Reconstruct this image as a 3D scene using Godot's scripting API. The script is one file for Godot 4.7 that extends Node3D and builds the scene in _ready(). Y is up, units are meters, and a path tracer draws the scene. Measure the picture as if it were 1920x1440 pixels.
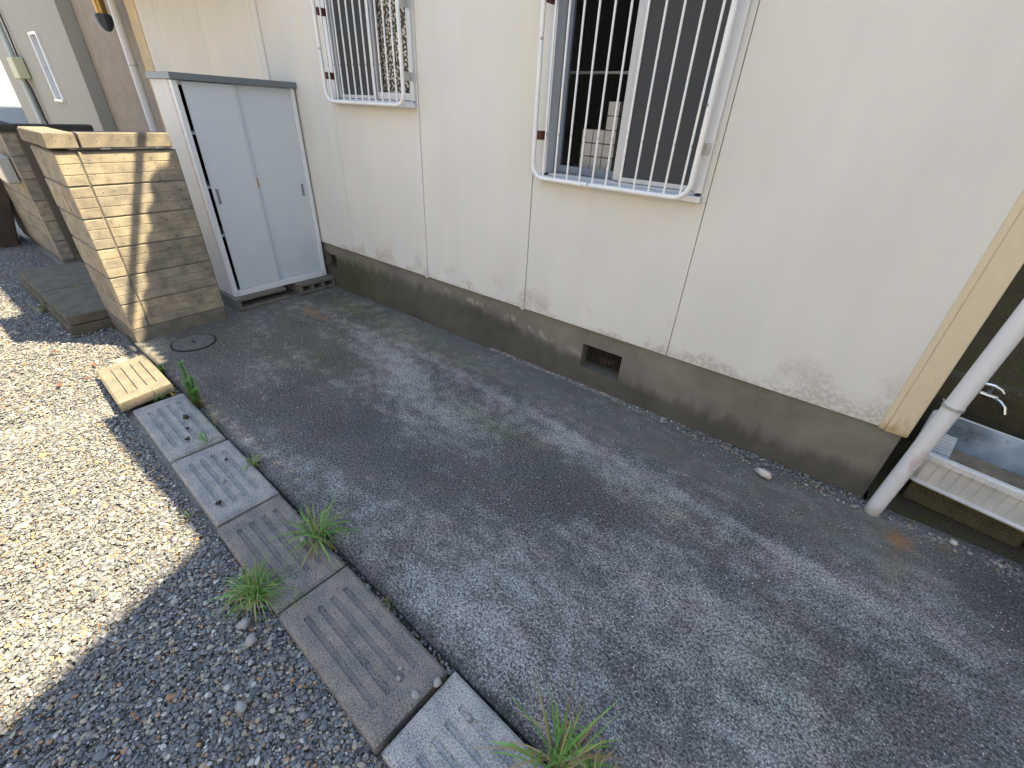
extends Node3D

# ------------------------------------------------------------------ mesh builder
class B:
	var v := PackedVector3Array()
	var n := PackedVector3Array()
	var uv := PackedVector2Array()
	var c := PackedColorArray()
	var col := Color(1, 1, 1)
	var off := Vector2.ZERO
	var colored := false
	var xf := Transform3D()

	func vert(p: Vector3, nn: Vector3, t: Vector2) -> void:
		v.append(xf * p); n.append((xf.basis * nn).normalized()); uv.append(t + off); c.append(col)

	static func flat_uv(p: Vector3, nn: Vector3) -> Vector2:
		var a := nn.abs()
		if a.y >= a.x and a.y >= a.z: return Vector2(p.x, p.z)
		if a.z >= a.x: return Vector2(p.x, -p.y)
		return Vector2(p.z, -p.y)

	func tri3(a: Vector3, b: Vector3, d: Vector3, na: Vector3, nb: Vector3, nd: Vector3, ta: Vector2, tb: Vector2, td: Vector2) -> void:
		if (b - a).cross(d - a).dot(na + nb + nd) > 0.0:
			vert(a, na, ta); vert(d, nd, td); vert(b, nb, tb)
		else:
			vert(a, na, ta); vert(b, nb, tb); vert(d, nd, td)

	func tri(a: Vector3, b: Vector3, d: Vector3, nn: Vector3) -> void:
		tri3(a, b, d, nn, nn, nn, flat_uv(a, nn), flat_uv(b, nn), flat_uv(d, nn))

	func quad(a: Vector3, b: Vector3, d: Vector3, e: Vector3, nn: Vector3) -> void:
		tri(a, b, d, nn); tri(a, d, e, nn)

	func quads(a: Vector3, b: Vector3, d: Vector3, e: Vector3, na: Vector3, nb: Vector3, nd: Vector3, ne: Vector3, ta: Vector2, tb: Vector2, td: Vector2, te: Vector2) -> void:
		tri3(a, b, d, na, nb, nd, ta, tb, td); tri3(a, d, e, na, nd, ne, ta, td, te)

	# a box with chamfered edges
	func box(center: Vector3, size: Vector3, bev := 0.0, rot := Basis()) -> void:
		var h := size * 0.5
		var bb: float = min(bev, min(h.x, min(h.y, h.z)) * 0.9)
		var keep := xf
		xf = keep * Transform3D(rot, center)
		var o := Vector3.ZERO if rot != Basis() else center
		var P := func(sx: float, sy: float, sz: float, a: int) -> Vector3:
			return Vector3(sx * (h.x - (0.0 if a == 0 else bb)), sy * (h.y - (0.0 if a == 1 else bb)), sz * (h.z - (0.0 if a == 2 else bb)))
		var ko := off
		for a in 3:
			for s in [-1.0, 1.0]:
				var nn := Vector3.ZERO; nn[a] = s
				var q: Array = []
				for k in [[-1, -1], [1, -1], [1, 1], [-1, 1]]:
					var e := Vector3.ZERO
					e[a] = s; e[(a + 1) % 3] = k[0]; e[(a + 2) % 3] = k[1]
					q.append(P.call(e.x, e.y, e.z, a))
				off = ko + flat_uv(o, nn)
				quad(q[0], q[1], q[2], q[3], nn)
		if bb > 0.0:
			for cc in 3:
				var a: int = (cc + 1) % 3
				var b2: int = (cc + 2) % 3
				for sa in [-1.0, 1.0]:
					for sb in [-1.0, 1.0]:
						var e1 := Vector3.ZERO; e1[a] = sa; e1[b2] = sb; e1[cc] = 1.0
						var e2 := e1; e2[cc] = -1.0
						var na := Vector3.ZERO; na[a] = sa
						var nb := Vector3.ZERO; nb[b2] = sb
						off = ko + flat_uv(o, na)
						var p0: Vector3 = P.call(e1.x, e1.y, e1.z, a)
						var p1: Vector3 = P.call(e2.x, e2.y, e2.z, a)
						var p2: Vector3 = P.call(e2.x, e2.y, e2.z, b2)
						var p3: Vector3 = P.call(e1.x, e1.y, e1.z, b2)
						quads(p0, p1, p2, p3, na, na, nb, nb, flat_uv(p0, na), flat_uv(p1, na), flat_uv(p2, na), flat_uv(p3, na))
			for sx in [-1.0, 1.0]:
				for sy in [-1.0, 1.0]:
					for sz in [-1.0, 1.0]:
						var p0: Vector3 = P.call(sx, sy, sz, 0)
						var p1: Vector3 = P.call(sx, sy, sz, 1)
						var p2: Vector3 = P.call(sx, sy, sz, 2)
						off = ko
						tri3(p0, p1, p2, Vector3(sx, 0, 0), Vector3(0, sy, 0), Vector3(0, 0, sz), Vector2(o.x, o.y), Vector2(o.x, o.y), Vector2(o.x, o.y))
		off = ko
		xf = keep

	func bx(x0: float, x1: float, y0: float, y1: float, z0: float, z1: float, bev := 0.0) -> void:
		box(Vector3(x0 + x1, y0 + y1, z0 + z1) * 0.5, Vector3(x1 - x0, y1 - y0, z1 - z0), bev)

	# a tube of given radii along points
	func tube(pts: Array, rad: Variant, seg := 12, caps := true) -> void:
		var rings: Array = []
		var nrm: Array = []
		var ref := Vector3.UP
		var d0: Vector3 = (pts[1] - pts[0]).normalized()
		if abs(d0.dot(ref)) > 0.9: ref = Vector3.RIGHT
		var side := d0.cross(ref).normalized()
		var along := 0.0
		var vs: Array = []
		for i in pts.size():
			var d: Vector3
			if i == 0: d = pts[1] - pts[0]
			elif i == pts.size() - 1: d = pts[i] - pts[i - 1]
			else: d = (pts[i] - pts[i - 1]).normalized() + (pts[i + 1] - pts[i]).normalized()
			d = d.normalized()
			side = (side - d * side.dot(d)).normalized()
			var up := d.cross(side)
			var r: float = rad[i] if rad is Array else rad
			if i > 0: along += pts[i].distance_to(pts[i - 1])
			vs.append(along)
			var ring: Array = []
			var rn: Array = []
			for k in seg + 1:
				var t := TAU * k / seg
				var q := side * cos(t) + up * sin(t)
				ring.append(pts[i] + q * r); rn.append(q)
			rings.append(ring); nrm.append(rn)
		for i in pts.size() - 1:
			var r: float = rad[i] if rad is Array else rad
			for k in seg:
				var u0 := TAU * r * k / seg
				var u1 := TAU * r * (k + 1) / seg
				quads(rings[i][k], rings[i][k + 1], rings[i + 1][k + 1], rings[i + 1][k], nrm[i][k], nrm[i][k + 1], nrm[i + 1][k + 1], nrm[i + 1][k], Vector2(u0, vs[i]), Vector2(u1, vs[i]), Vector2(u1, vs[i + 1]), Vector2(u0, vs[i + 1]))
		if caps:
			for e in [0, pts.size() - 1]:
				var dd: Vector3 = (pts[0] - pts[1]) if e == 0 else (pts[e] - pts[e - 1])
				for k in seg:
					tri(pts[e], rings[e][k], rings[e][k + 1], dd.normalized())

	# closed loops of equal length joined one to the next
	func loft(loops: Array, smooth := true, close := true) -> void:
		var m: int = loops[0].size()
		var cnt := m if close else m - 1
		for i in loops.size() - 1:
			for k in cnt:
				var a: Vector3 = loops[i][k]
				var b: Vector3 = loops[i][(k + 1) % m]
				var d: Vector3 = loops[i + 1][(k + 1) % m]
				var e: Vector3 = loops[i + 1][k]
				var nn := (b - a).cross(e - a)
				if nn.length() < 1e-12: nn = (d - b).cross(a - b)
				if nn.length() < 1e-12: continue
				quad(a, b, d, e, nn.normalized())

	func commit() -> ArrayMesh:
		var arr := []
		arr.resize(Mesh.ARRAY_MAX)
		arr[Mesh.ARRAY_VERTEX] = v
		arr[Mesh.ARRAY_NORMAL] = n
		arr[Mesh.ARRAY_TEX_UV] = uv
		if colored: arr[Mesh.ARRAY_COLOR] = c
		var m := ArrayMesh.new()
		m.add_surface_from_arrays(Mesh.PRIMITIVE_TRIANGLES, arr)
		return m

# ------------------------------------------------------------------ scene helpers
var used := {}
var M := {}
var rng := RandomNumberGenerator.new()

func numbered(called: String) -> String:
	if not used.has(called):
		used[called] = 0
		return called
	used[called] += 1
	return "%s_%03d" % [called, used[called]]

func part(called: String, b: Variant, m: Material, parent: Node3D, at := Vector3.ZERO) -> MeshInstance3D:
	var o := MeshInstance3D.new()
	o.mesh = b.commit() if b is B else b
	o.material_override = m
	o.position = at
	var k := 0
	var nm := called
	while parent.has_node(NodePath(nm)):
		k += 1
		nm = "%s_%03d" % [called, k]
	o.name = nm
	parent.add_child(o, true)
	return o

func thing(called: String, label: String, category: String, at := Vector3.ZERO, group := "") -> Node3D:
	var o := Node3D.new()
	o.name = numbered(called)
	add_child(o, true)
	o.position = at
	tag(o, label, category, group)
	return o

func tag(o: Node3D, label: String, category: String, group := "") -> void:
	o.set_meta("label", label)
	o.set_meta("category", category)
	o.set_meta("kind", "thing")
	if group != "": o.set_meta("group", group)

func solo(called: String, b: Variant, m: Material, label: String, category: String, at := Vector3.ZERO, group := "") -> MeshInstance3D:
	var o := MeshInstance3D.new()
	o.mesh = b.commit() if b is B else b
	o.material_override = m
	o.name = numbered(called)
	add_child(o, true)
	o.position = at
	tag(o, label, category, group)
	return o

func struct(called: String, b: Variant, m: Material, label: String) -> MeshInstance3D:
	var o := MeshInstance3D.new()
	o.mesh = b.commit() if b is B else b
	o.material_override = m
	o.name = numbered(called)
	add_child(o, true)
	o.set_meta("kind", "structure")
	o.set_meta("label", label)
	return o

# ------------------------------------------------------------------ textures
var lut := PackedByteArray()

func make_lut() -> void:
	lut.resize(1025)
	for i in 1025:
		var x := i / 1024.0
		var s := x * 12.92 if x <= 0.0031308 else 1.055 * pow(x, 1.0 / 2.4) - 0.055
		lut[i] = int(clamp(s, 0, 1) * 255.0 + 0.5)

func nz(w: int, h: int, freq: float, sd: int, oct := 3, fx := 1.0, fy := 1.0, seamless := false) -> PackedByteArray:
	var f := FastNoiseLite.new()
	f.seed = sd
	f.noise_type = FastNoiseLite.TYPE_SIMPLEX_SMOOTH
	f.frequency = freq
	f.fractal_octaves = oct
	var ww := int(ceil(w * fx))
	var hh := int(ceil(h * fy))
	var im: Image
	if seamless: im = f.get_seamless_image(ww, hh, false, false, 0.15)
	else: im = f.get_image(ww, hh)
	if ww != w or hh != h: im.resize(w, h, Image.INTERPOLATE_CUBIC)
	im.convert(Image.FORMAT_L8)
	return im.get_data()

func cells(w: int, h: int, freq: float, sd: int, kind := FastNoiseLite.RETURN_DISTANCE) -> PackedByteArray:
	var f := FastNoiseLite.new()
	f.seed = sd
	f.noise_type = FastNoiseLite.TYPE_CELLULAR
	f.cellular_return_type = kind
	f.frequency = freq
	f.fractal_type = FastNoiseLite.FRACTAL_NONE
	var im := f.get_image(w, h)
	im.convert(Image.FORMAT_L8)
	return im.get_data()

func tex_rgb(w: int, h: int, data: PackedByteArray) -> ImageTexture:
	return ImageTexture.create_from_image(Image.create_from_data(w, h, false, Image.FORMAT_RGB8, data))

func tex_normal(w: int, h: int, height: PackedByteArray, strength: float) -> ImageTexture:
	var im := Image.create_from_data(w, h, false, Image.FORMAT_L8, height)
	im.convert(Image.FORMAT_RGBA8)
	im.bump_map_to_normal_map(strength)
	return ImageTexture.create_from_image(im)

func put(d: PackedByteArray, i: int, r: float, g: float, b: float) -> void:
	d[i] = lut[int(clampf(r, 0, 1) * 1024.0)]
	d[i + 1] = lut[int(clampf(g, 0, 1) * 1024.0)]
	d[i + 2] = lut[int(clampf(b, 0, 1) * 1024.0)]

func sm(a: float, b: float, x: float) -> float:
	var t := clampf((x - a) / (b - a), 0, 1)
	return t * t * (3.0 - 2.0 * t)

func mat(lin: Color, rough: float, metal := 0.0, spec := 0.5) -> StandardMaterial3D:
	var m := StandardMaterial3D.new()
	m.albedo_color = lin.linear_to_srgb()
	m.roughness = rough
	m.metallic = metal
	m.metallic_specular = spec
	return m

func tmat(t: Texture2D, scale: Vector2, rough: float, nt: Texture2D = null, ns := 1.0, off := Vector2.ZERO, tint := Color(1, 1, 1)) -> StandardMaterial3D:
	var m := mat(tint, rough)
	m.albedo_texture = t
	m.uv1_scale = Vector3(scale.x, scale.y, 1)
	m.uv1_offset = Vector3(off.x, off.y, 0)
	if nt:
		m.normal_enabled = true
		m.normal_texture = nt
		m.normal_scale = ns
	return m

# a speckled mineral surface, tileable: base colour, spread, pores
func mineral(w: int, sd: int, base: Color, spread: float, warm: float, pores: float, grain: float) -> ImageTexture:
	var a := nz(w, w, 0.008, sd, 4, 1, 1, true)
	var b := nz(w, w, 0.12, sd + 1, 2, 1, 1, true)
	var e := nz(w, w, 0.4, sd + 2, 1, 1, 1, true)
	var p := nz(w, w, 0.05, sd + 3, 1, 1, 1, true)
	var d := PackedByteArray(); d.resize(w * w * 3)
	for i in w * w:
		var x := a[i] / 255.0 - 0.5
		var y := b[i] / 255.0 - 0.5
		var z := e[i] / 255.0 - 0.5
		var k := 1.0 + spread * x * 2.0 + grain * (y + z)
		k *= 1.0 - pores * sm(0.86, 0.92, p[i] / 255.0)
		put(d, i * 3, base.r * k * (1.0 + warm * x), base.g * k, base.b * k * (1.0 - warm * x))
	return tex_rgb(w, w, d)

const PX0 := -5.0
const PX1 := 2.2
const PZ0 := -0.1
const PZ1 := 2.3

func pad_edge(x: float) -> float:
	return 1.775 + 0.042 * (x + 3.8)

func seg_dist(p: Vector2, a: Vector2, b: Vector2) -> float:
	var t := clampf((p - a).dot(b - a) / (b - a).length_squared(), 0, 1)
	return p.distance_to(a + (b - a) * t)

func pad_texture() -> ImageTexture:
	var w := 2048
	var h := 720
	var big := nz(w, h, 0.005, 11, 4)
	var mid := nz(w, h, 0.013, 12, 4, 0.22, 1.0)
	var med := nz(w, h, 0.034, 17, 5, 0.75, 1.0)
	var fine := nz(w, h, 0.32, 13, 2)
	var spk := nz(w, h, 0.5, 14, 1)
	var spk2 := nz(w, h, 0.21, 15, 1)
	var hue := nz(w, h, 0.012, 16, 3)
	var d := PackedByteArray(); d.resize(w * h * 3)
	# soft spots of wear: centre, radii, amount
	var worn := [[-2.45, .62, .55, .16, .9], [-1.75, 1.0, .5, .3, .75], [-1.0, .62, .8, .1, .75], [-.1, 1.25, .55, .5, .7], [-.5, 1.75, .6, .25, .85], [-3.1, .45, .6, .18, .5], [.75, .35, .3, .25, .7], [.35, .75, .6, .14, .75], [-2.0, .75, .6, .2, .8], [-1.4, 1.75, 1.2, .12, .55], [-3.0, 1.1, .5, .2, .35], [.4, 1.3, .4, .4, .5], [-.35, 1.05, .45, .35, .35]]
	var dark := [[-1.9, 1.35, .55, .3, .5], [-2.6, 1.3, .5, .35, .45], [-.75, .95, .5, .22, .55], [-1.15, 1.25, .5, .25, .5], [1.02, .32, .22, .26, .9], [-3.0, .85, .5, .22, .4], [.2, .95, .35, .12, .5], [-3.4, 1.35, .3, .3, .3], [-2.9, 1.6, .5, .1, .5]]
	var green := [[-3.55, .22, .6, .18, .9], [-2.9, .95, .5, .2, .55], [-1.35, .75, .6, .12, .6], [-2.4, .3, .9, .12, .5], [.45, 1.15, .3, .3, .35], [-.3, .72, .4, .08, .4]]
	for py in h:
		var z := PZ0 + (PZ1 - PZ0) * py / h
		var wornr: Array = []
		for px in w:
			var i := py * w + px
			var x := PX0 + (PX1 - PX0) * px / w
			var nb := big[i] / 255.0
			var nm := mid[i] / 255.0
			var nd := med[i] / 255.0
			var nf := fine[i] / 255.0
			var k := 0.0
			for s in worn:
				var dx: float = (x - s[0]) / s[2]
				if dx > 1.6 or dx < -1.6: continue
				var dz: float = (z - s[1] - 0.12 * (x - s[0])) / s[3]
				var q := dx * dx + dz * dz
				if q < 2.5: k += s[4] * exp(-q * 1.6)
			var dk := 0.0
			for s in dark:
				var dx: float = (x - s[0]) / s[2]
				if dx > 1.6 or dx < -1.6: continue
				var dz: float = (z - s[1]) / s[3]
				var q := dx * dx + dz * dz
				if q < 2.5: dk += s[4] * exp(-q * 1.6)
			var gk := 0.0
			for s in green:
				var dx: float = (x - s[0]) / s[2]
				if dx > 1.6 or dx < -1.6: continue
				var dz: float = (z - s[1]) / s[3]
				var q := dx * dx + dz * dz
				if q < 2.5: gk += s[4] * exp(-q * 1.6)
			# a long pale run-off line beside the wall
			var lz := 0.44 + 0.085 * (x + 1.9)
			var line := exp(-pow((z - lz) / 0.05, 2.0)) * sm(-3.0, -2.2, x) * sm(1.0, 0.4, x)
			var pale: float = clampf(k * 0.60 + line * 0.60 + (nb - 0.5) * 0.6 + (nm - 0.5) * 0.65 + (nd - 0.5) * 1.0 - dk * 0.55 + 0.03, 0, 1.2)
			# the smooth mortar strip along the foundation
			var strip := sm(0.42 + 0.12 * (nd - 0.5), 0.2, z - 0.06 * (x + 2.0)) * sm(-3.6, -2.6, x) * sm(1.2, .5, x)
			# speckle: pale stone and lichen shows where the surface is worn
			var u := sm(0.22, 0.78, nf * 0.6 + spk[i] / 255.0 * 0.4)
			var pp := clampf(0.06 + 0.75 * pale, 0.03, 0.80)
			var sp := sm(-0.28, 0.24, pp - 1.0 + u)
			var bright := sm(0.70, 0.76, spk[i] / 255.0) * (0.2 + 0.8 * pale)
			var peb := sm(0.70, 0.76, spk2[i] / 255.0) * (0.2 + 0.5 * pale)
			var dot := sm(0.32, 0.24, spk2[i] / 255.0)
			var g := 0.096 + 0.10 * (nf - 0.5) + 0.05 * (nb - 0.5) + 0.05 * pale
			g = lerpf(g, 0.34, sp * 0.68)
			g = lerpf(g, 0.85, bright * 0.75)
			g = lerpf(g, 0.34, peb * 0.5)
			g *= 1.0 - 0.45 * dot
			g = lerpf(g, 0.165 + 0.08 * (nd - 0.5) + 0.09 * (nf - .5), strip * 0.6 * (1.0 - .5 * line))
			g *= 1.0 - 0.42 * clampf(dk, 0, 1)
			var hv := hue[i] / 255.0 - 0.5
			var r := g * (1.02 + 0.09 * hv)
			var gg := g * (0.985 - 0.05 * hv)
			var b := g * (0.97 - 0.05 * hv)
			var wl := sm(-1.6, -3.2, x)
			r *= 1.0 + .05 * wl; b *= 1.0 - .10 * wl
			gk = clampf(gk * (0.5 + nd) + strip * 0.28, 0, 1)
			r = lerpf(r, r * 0.96, gk); gg = lerpf(gg, gg * 1.02, gk); b = lerpf(b, b * 0.70, gk)
			# rust
			var ru := exp(-(pow((x - .685) / .055, 2.0) + pow((z - .185) / .06, 2.0))) * (0.35 + 0.9 * nd)
			ru += 0.35 * exp(-(pow((x - .69 + .12 * (z - .2)) / .035, 2.0) + pow((z - .38) / .16, 2.0))) * nf
			ru += 0.35 * exp(-(pow((x - .87) / .05, 2.0) + pow((z - .07) / .06, 2.0)))
			var rl := seg_dist(Vector2(x, z), Vector2(-3.75, .52), Vector2(-3.1, .62))
			ru += 0.75 * exp(-pow(rl / 0.05, 2.0)) * (0.3 + nd) * sm(.4, .6, nm)
			ru = clampf(ru, 0, .85)
			r = lerpf(r, 0.30, ru); gg = lerpf(gg, 0.15, ru); b = lerpf(b, 0.055, ru)
			# darker edge next to the gap
			var e := pad_edge(x) - z
			var ed := 1.0 - 0.55 * sm(0.05, 0.0, e)
			put(d, i * 3, r * ed, gg * ed, b * ed)
	for i in w * h: big[i] = (fine[i] + spk2[i]) / 2
	M.pad_normal = tex_normal(w, h, big, 3.0)
	return tex_rgb(w, h, d)

const WX0 := -7.6
const WX1 := 0.6
const WY0 := 0.40
const WY1 := 4.0

func wall_texture() -> ImageTexture:
	var w := 1640
	var h := 720
	var st := nz(w, h, 0.02, 21, 4, 1.0, 0.12)
	var bl := nz(w, h, 0.006, 22, 3)
	var mo := nz(w, h, 0.17, 23, 5)
	var mo2 := nz(w, h, 0.017, 24, 3)
	var fi := nz(w, h, 0.4, 25, 2)
	var d := PackedByteArray(); d.resize(w * h * 3)
	var joints := [-5.69, -4.69, -3.687, -2.685, -1.692, -.633, .451]
	for py in h:
		var y := WY1 - (WY1 - WY0) * py / h
		for px in w:
			var i := py * w + px
			var x := WX0 + (WX1 - WX0) * px / w
			var k := 0.685 + 0.05 * (bl[i] / 255.0 - 0.5) + 0.055 * (st[i] / 255.0 - 0.5) + 0.012 * (fi[i] / 255.0 - .5)
			var r := k * 1.0
			var g := k * 0.975
			var b := k * 0.905
			# vertical brown weathering streaks
			var sk := sm(0.58, 0.85, st[i] / 255.0) * sm(0.5, 1.6, y) * 0.5
			sk += 0.5 * exp(-pow((x + 1.83) / 0.16, 2.0)) * sm(.7, 1.9, y) * (0.5 + st[i] / 255.0)
			r *= 1.0 - 0.03 * sk; g *= 1.0 - 0.06 * sk; b *= 1.0 - 0.17 * sk
			var pk := sm(.45, .75, mo2[i] / 255.0) * 0.5
			r *= 1.0 + .015 * pk; g *= 1.0 - .02 * pk; b *= 1.0 - .02 * pk
			# mould creeping up from the bottom edge
			var near := 9.0
			for j in joints: near = min(near, abs(x - j))
			var reach := 0.03 + 0.17 * sm(.45, .8, mo2[i] / 255.0) + 0.07 * sm(.12, .0, near)
			if x > -.35 and x < .42: reach += 0.13 * sm(-.35, .2, x)
			var a := sm(reach * 1.15, 0.0, y - 0.44) * sm(0.25, 0.75, mo[i] * .65 / 255.0 + .35 * mo2[i] / 255.0)
			a = clampf(a * 1.15, 0, 1) * 0.55
			r = lerpf(r, 0.34, a); g = lerpf(g, 0.30, a); b = lerpf(b, 0.235, a)
			put(d, i * 3, r, g, b)
	return tex_rgb(w, h, d)

func foundation_texture() -> ImageTexture:
	var w := 1640
	var h := 130
	var st := nz(w, h, 0.05, 31, 3, 1.0, 0.25)
	var bl := nz(w, h, 0.008, 32, 3)
	var fi := nz(w, h, 0.35, 33, 3)
	var mo := nz(w, h, 0.03, 34, 4)
	var d := PackedByteArray(); d.resize(w * h * 3)
	for py in h:
		var y := 0.5 - 0.65 * py / h
		for px in w:
			var i := py * w + px
			var x := WX0 + (WX1 - WX0) * px / w
			var nb := bl[i] / 255.0 - 0.5
			var ns := st[i] / 255.0 - 0.5
			var nm := mo[i] / 255.0 - 0.5
			# the wet lower zone reaches higher towards the left
			var edge := lerpf(0.16, 0.33, sm(-.6, -2.4, x)) + 0.08 * ns + 0.05 * nm
			var wet := sm(edge + 0.06, edge - 0.06, y)
			var k := lerpf(0.175, 0.082, wet) * (1.0 + 0.35 * nb + 0.25 * nm + 0.22 * (fi[i] / 255.0 - 0.5))
			# white efflorescence along the top of the wet zone
			var ef := exp(-pow((y - edge - .015) / 0.022, 2.0)) * sm(-2.7, -2.4, x) * sm(-.9, -1.5, x) * sm(-.1, .35, ns + nm)
			k = lerpf(k, 0.34, ef * .8)
			var gr := wet * sm(-2.9, -3.7, x) * (0.6 + nm)
			put(d, i * 3, k * lerpf(1.09, .95, gr), k * lerpf(1.0, 1.0, gr), k * lerpf(0.82, .45, gr))
	return tex_rgb(w, h, d)

func gravel_texture() -> ImageTexture:
	var w := 1024
	var a := cells(w, w, 0.045, 41, FastNoiseLite.RETURN_CELL_VALUE)
	var b := cells(w, w, 0.045, 41, FastNoiseLite.RETURN_DISTANCE)
	var e := nz(w, w, 0.3, 43, 2)
	var d := PackedByteArray(); d.resize(w * w * 3)
	for i in w * w:
		var k := 0.25 + 0.12 * a[i] / 255.0
		k *= 1.0 - 0.5 * sm(.45, .8, b[i] / 255.0)
		k *= 0.75 + 0.5 * e[i] / 255.0
		put(d, i * 3, k * 1.05, k * .95, k * .80)
	return tex_rgb(w, w, d)

func lace_texture() -> ImageTexture:
	var w := 256
	var b := cells(w, w, 0.075, 51, FastNoiseLite.RETURN_DISTANCE)
	var d := PackedByteArray(); d.resize(w * w * 3)
	for i in w * w:
		var s := sm(0.40, 0.22, b[i] / 255.0)
		var k := lerpf(0.015, 0.75, s)
		put(d, i * 3, k, k * .95, k * .84)
	return tex_rgb(w, w, d)

func cabinet_texture() -> ImageTexture:
	# u across the side panel (0.38 m), v down it (1.66 m); rust creeps in from the front edge
	var w := 128
	var h := 512
	var st := nz(w, h, 0.03, 61, 3)
	var f := nz(w, h, 0.15, 62, 3, 1, .4)
	var d := PackedByteArray(); d.resize(w * h * 3)
	for py in h:
		for px in w:
			var i := py * w + px
			var u := px / float(w)
			var vv := py / float(h)
			var k := 0.60 + 0.05 * (st[i] / 255.0 - .5)
			var ru := sm(0.16 + .1 * (st[i] / 255.0 - .5), 0.0, u) * (0.25 + 0.5 * sm(.4, .7, f[i] / 255.0)) * sm(1.05, .5, vv)
			ru += sm(.06, 0, vv) * .3 * f[i] / 255.0
			ru = clampf(ru, 0, .9)
			put(d, i * 3, lerpf(k, 0.28, ru), lerpf(k * .985, 0.13, ru), lerpf(k * .94, 0.06, ru))
	return tex_rgb(w, h, d)

func pipe_texture() -> ImageTexture:
	# u round the pipe, v up it (4 m); dirt at the foot and reddish scuffs a little higher
	var w := 128
	var h := 1024
	var a := nz(w, h, 0.03, 63, 4)
	var st := nz(w, h, 0.06, 64, 3, 1, .15)
	var d := PackedByteArray(); d.resize(w * h * 3)
	for py in h:
		var y := 4.0 * py / h
		for px in w:
			var i := py * w + px
			var k := .70 * (1.0 + .08 * (st[i] / 255.0 - .5))
			var di := sm(.10, .0, y) * (.3 + .7 * a[i] / 255.0)
			var sc := exp(-pow((y - .36) / .10, 2.0)) * sm(.55, .75, a[i] / 255.0) * .45
			var r := lerpf(k, .22, di); var g := lerpf(k, .19, di); var b := lerpf(k * 1.02, .14, di)
			put(d, i * 3, lerpf(r, .45, sc), lerpf(g, .25, sc), lerpf(b, .24, sc))
	return tex_rgb(w, h, d)

func post_texture() -> ImageTexture:
	var w := 64
	var h := 720
	var a := nz(w, h, 0.05, 65, 4)
	var d := PackedByteArray(); d.resize(w * h * 3)
	for py in h:
		var y := 4.0 - 3.6 * py / h
		for px in w:
			var i := py * w + px
			var n := a[i] / 255.0
			var k := 1.0 + .08 * (n - .5)
			var ru := sm(.10, -.01, y - .43 + .10 * (n - .5)) * .8 + sm(.76, .84, n) * .2 * sm(1.4, .5, y)
			put(d, i * 3, lerpf(.66 * k, .40, ru), lerpf(.56 * k, .25, ru), lerpf(.39 * k, .11, ru))
	return tex_rgb(w, h, d)

func soil_texture() -> ImageTexture:
	var w := 512
	var a := nz(w, w, 0.012, 71, 4, 1, 1, true)
	var b := nz(w, w, 0.1, 72, 3, 1, 1, true)
	var d := PackedByteArray(); d.resize(w * w * 3)
	for i in w * w:
		var g := sm(.42, .62, a[i] / 255.0)
		var k := 0.5 + b[i] / 255.0
		put(d, i * 3, lerpf(.075, .07, g) * k, lerpf(.058, .068, g) * k, lerpf(.038, .022, g) * k)
	return tex_rgb(w, w, d)

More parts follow.
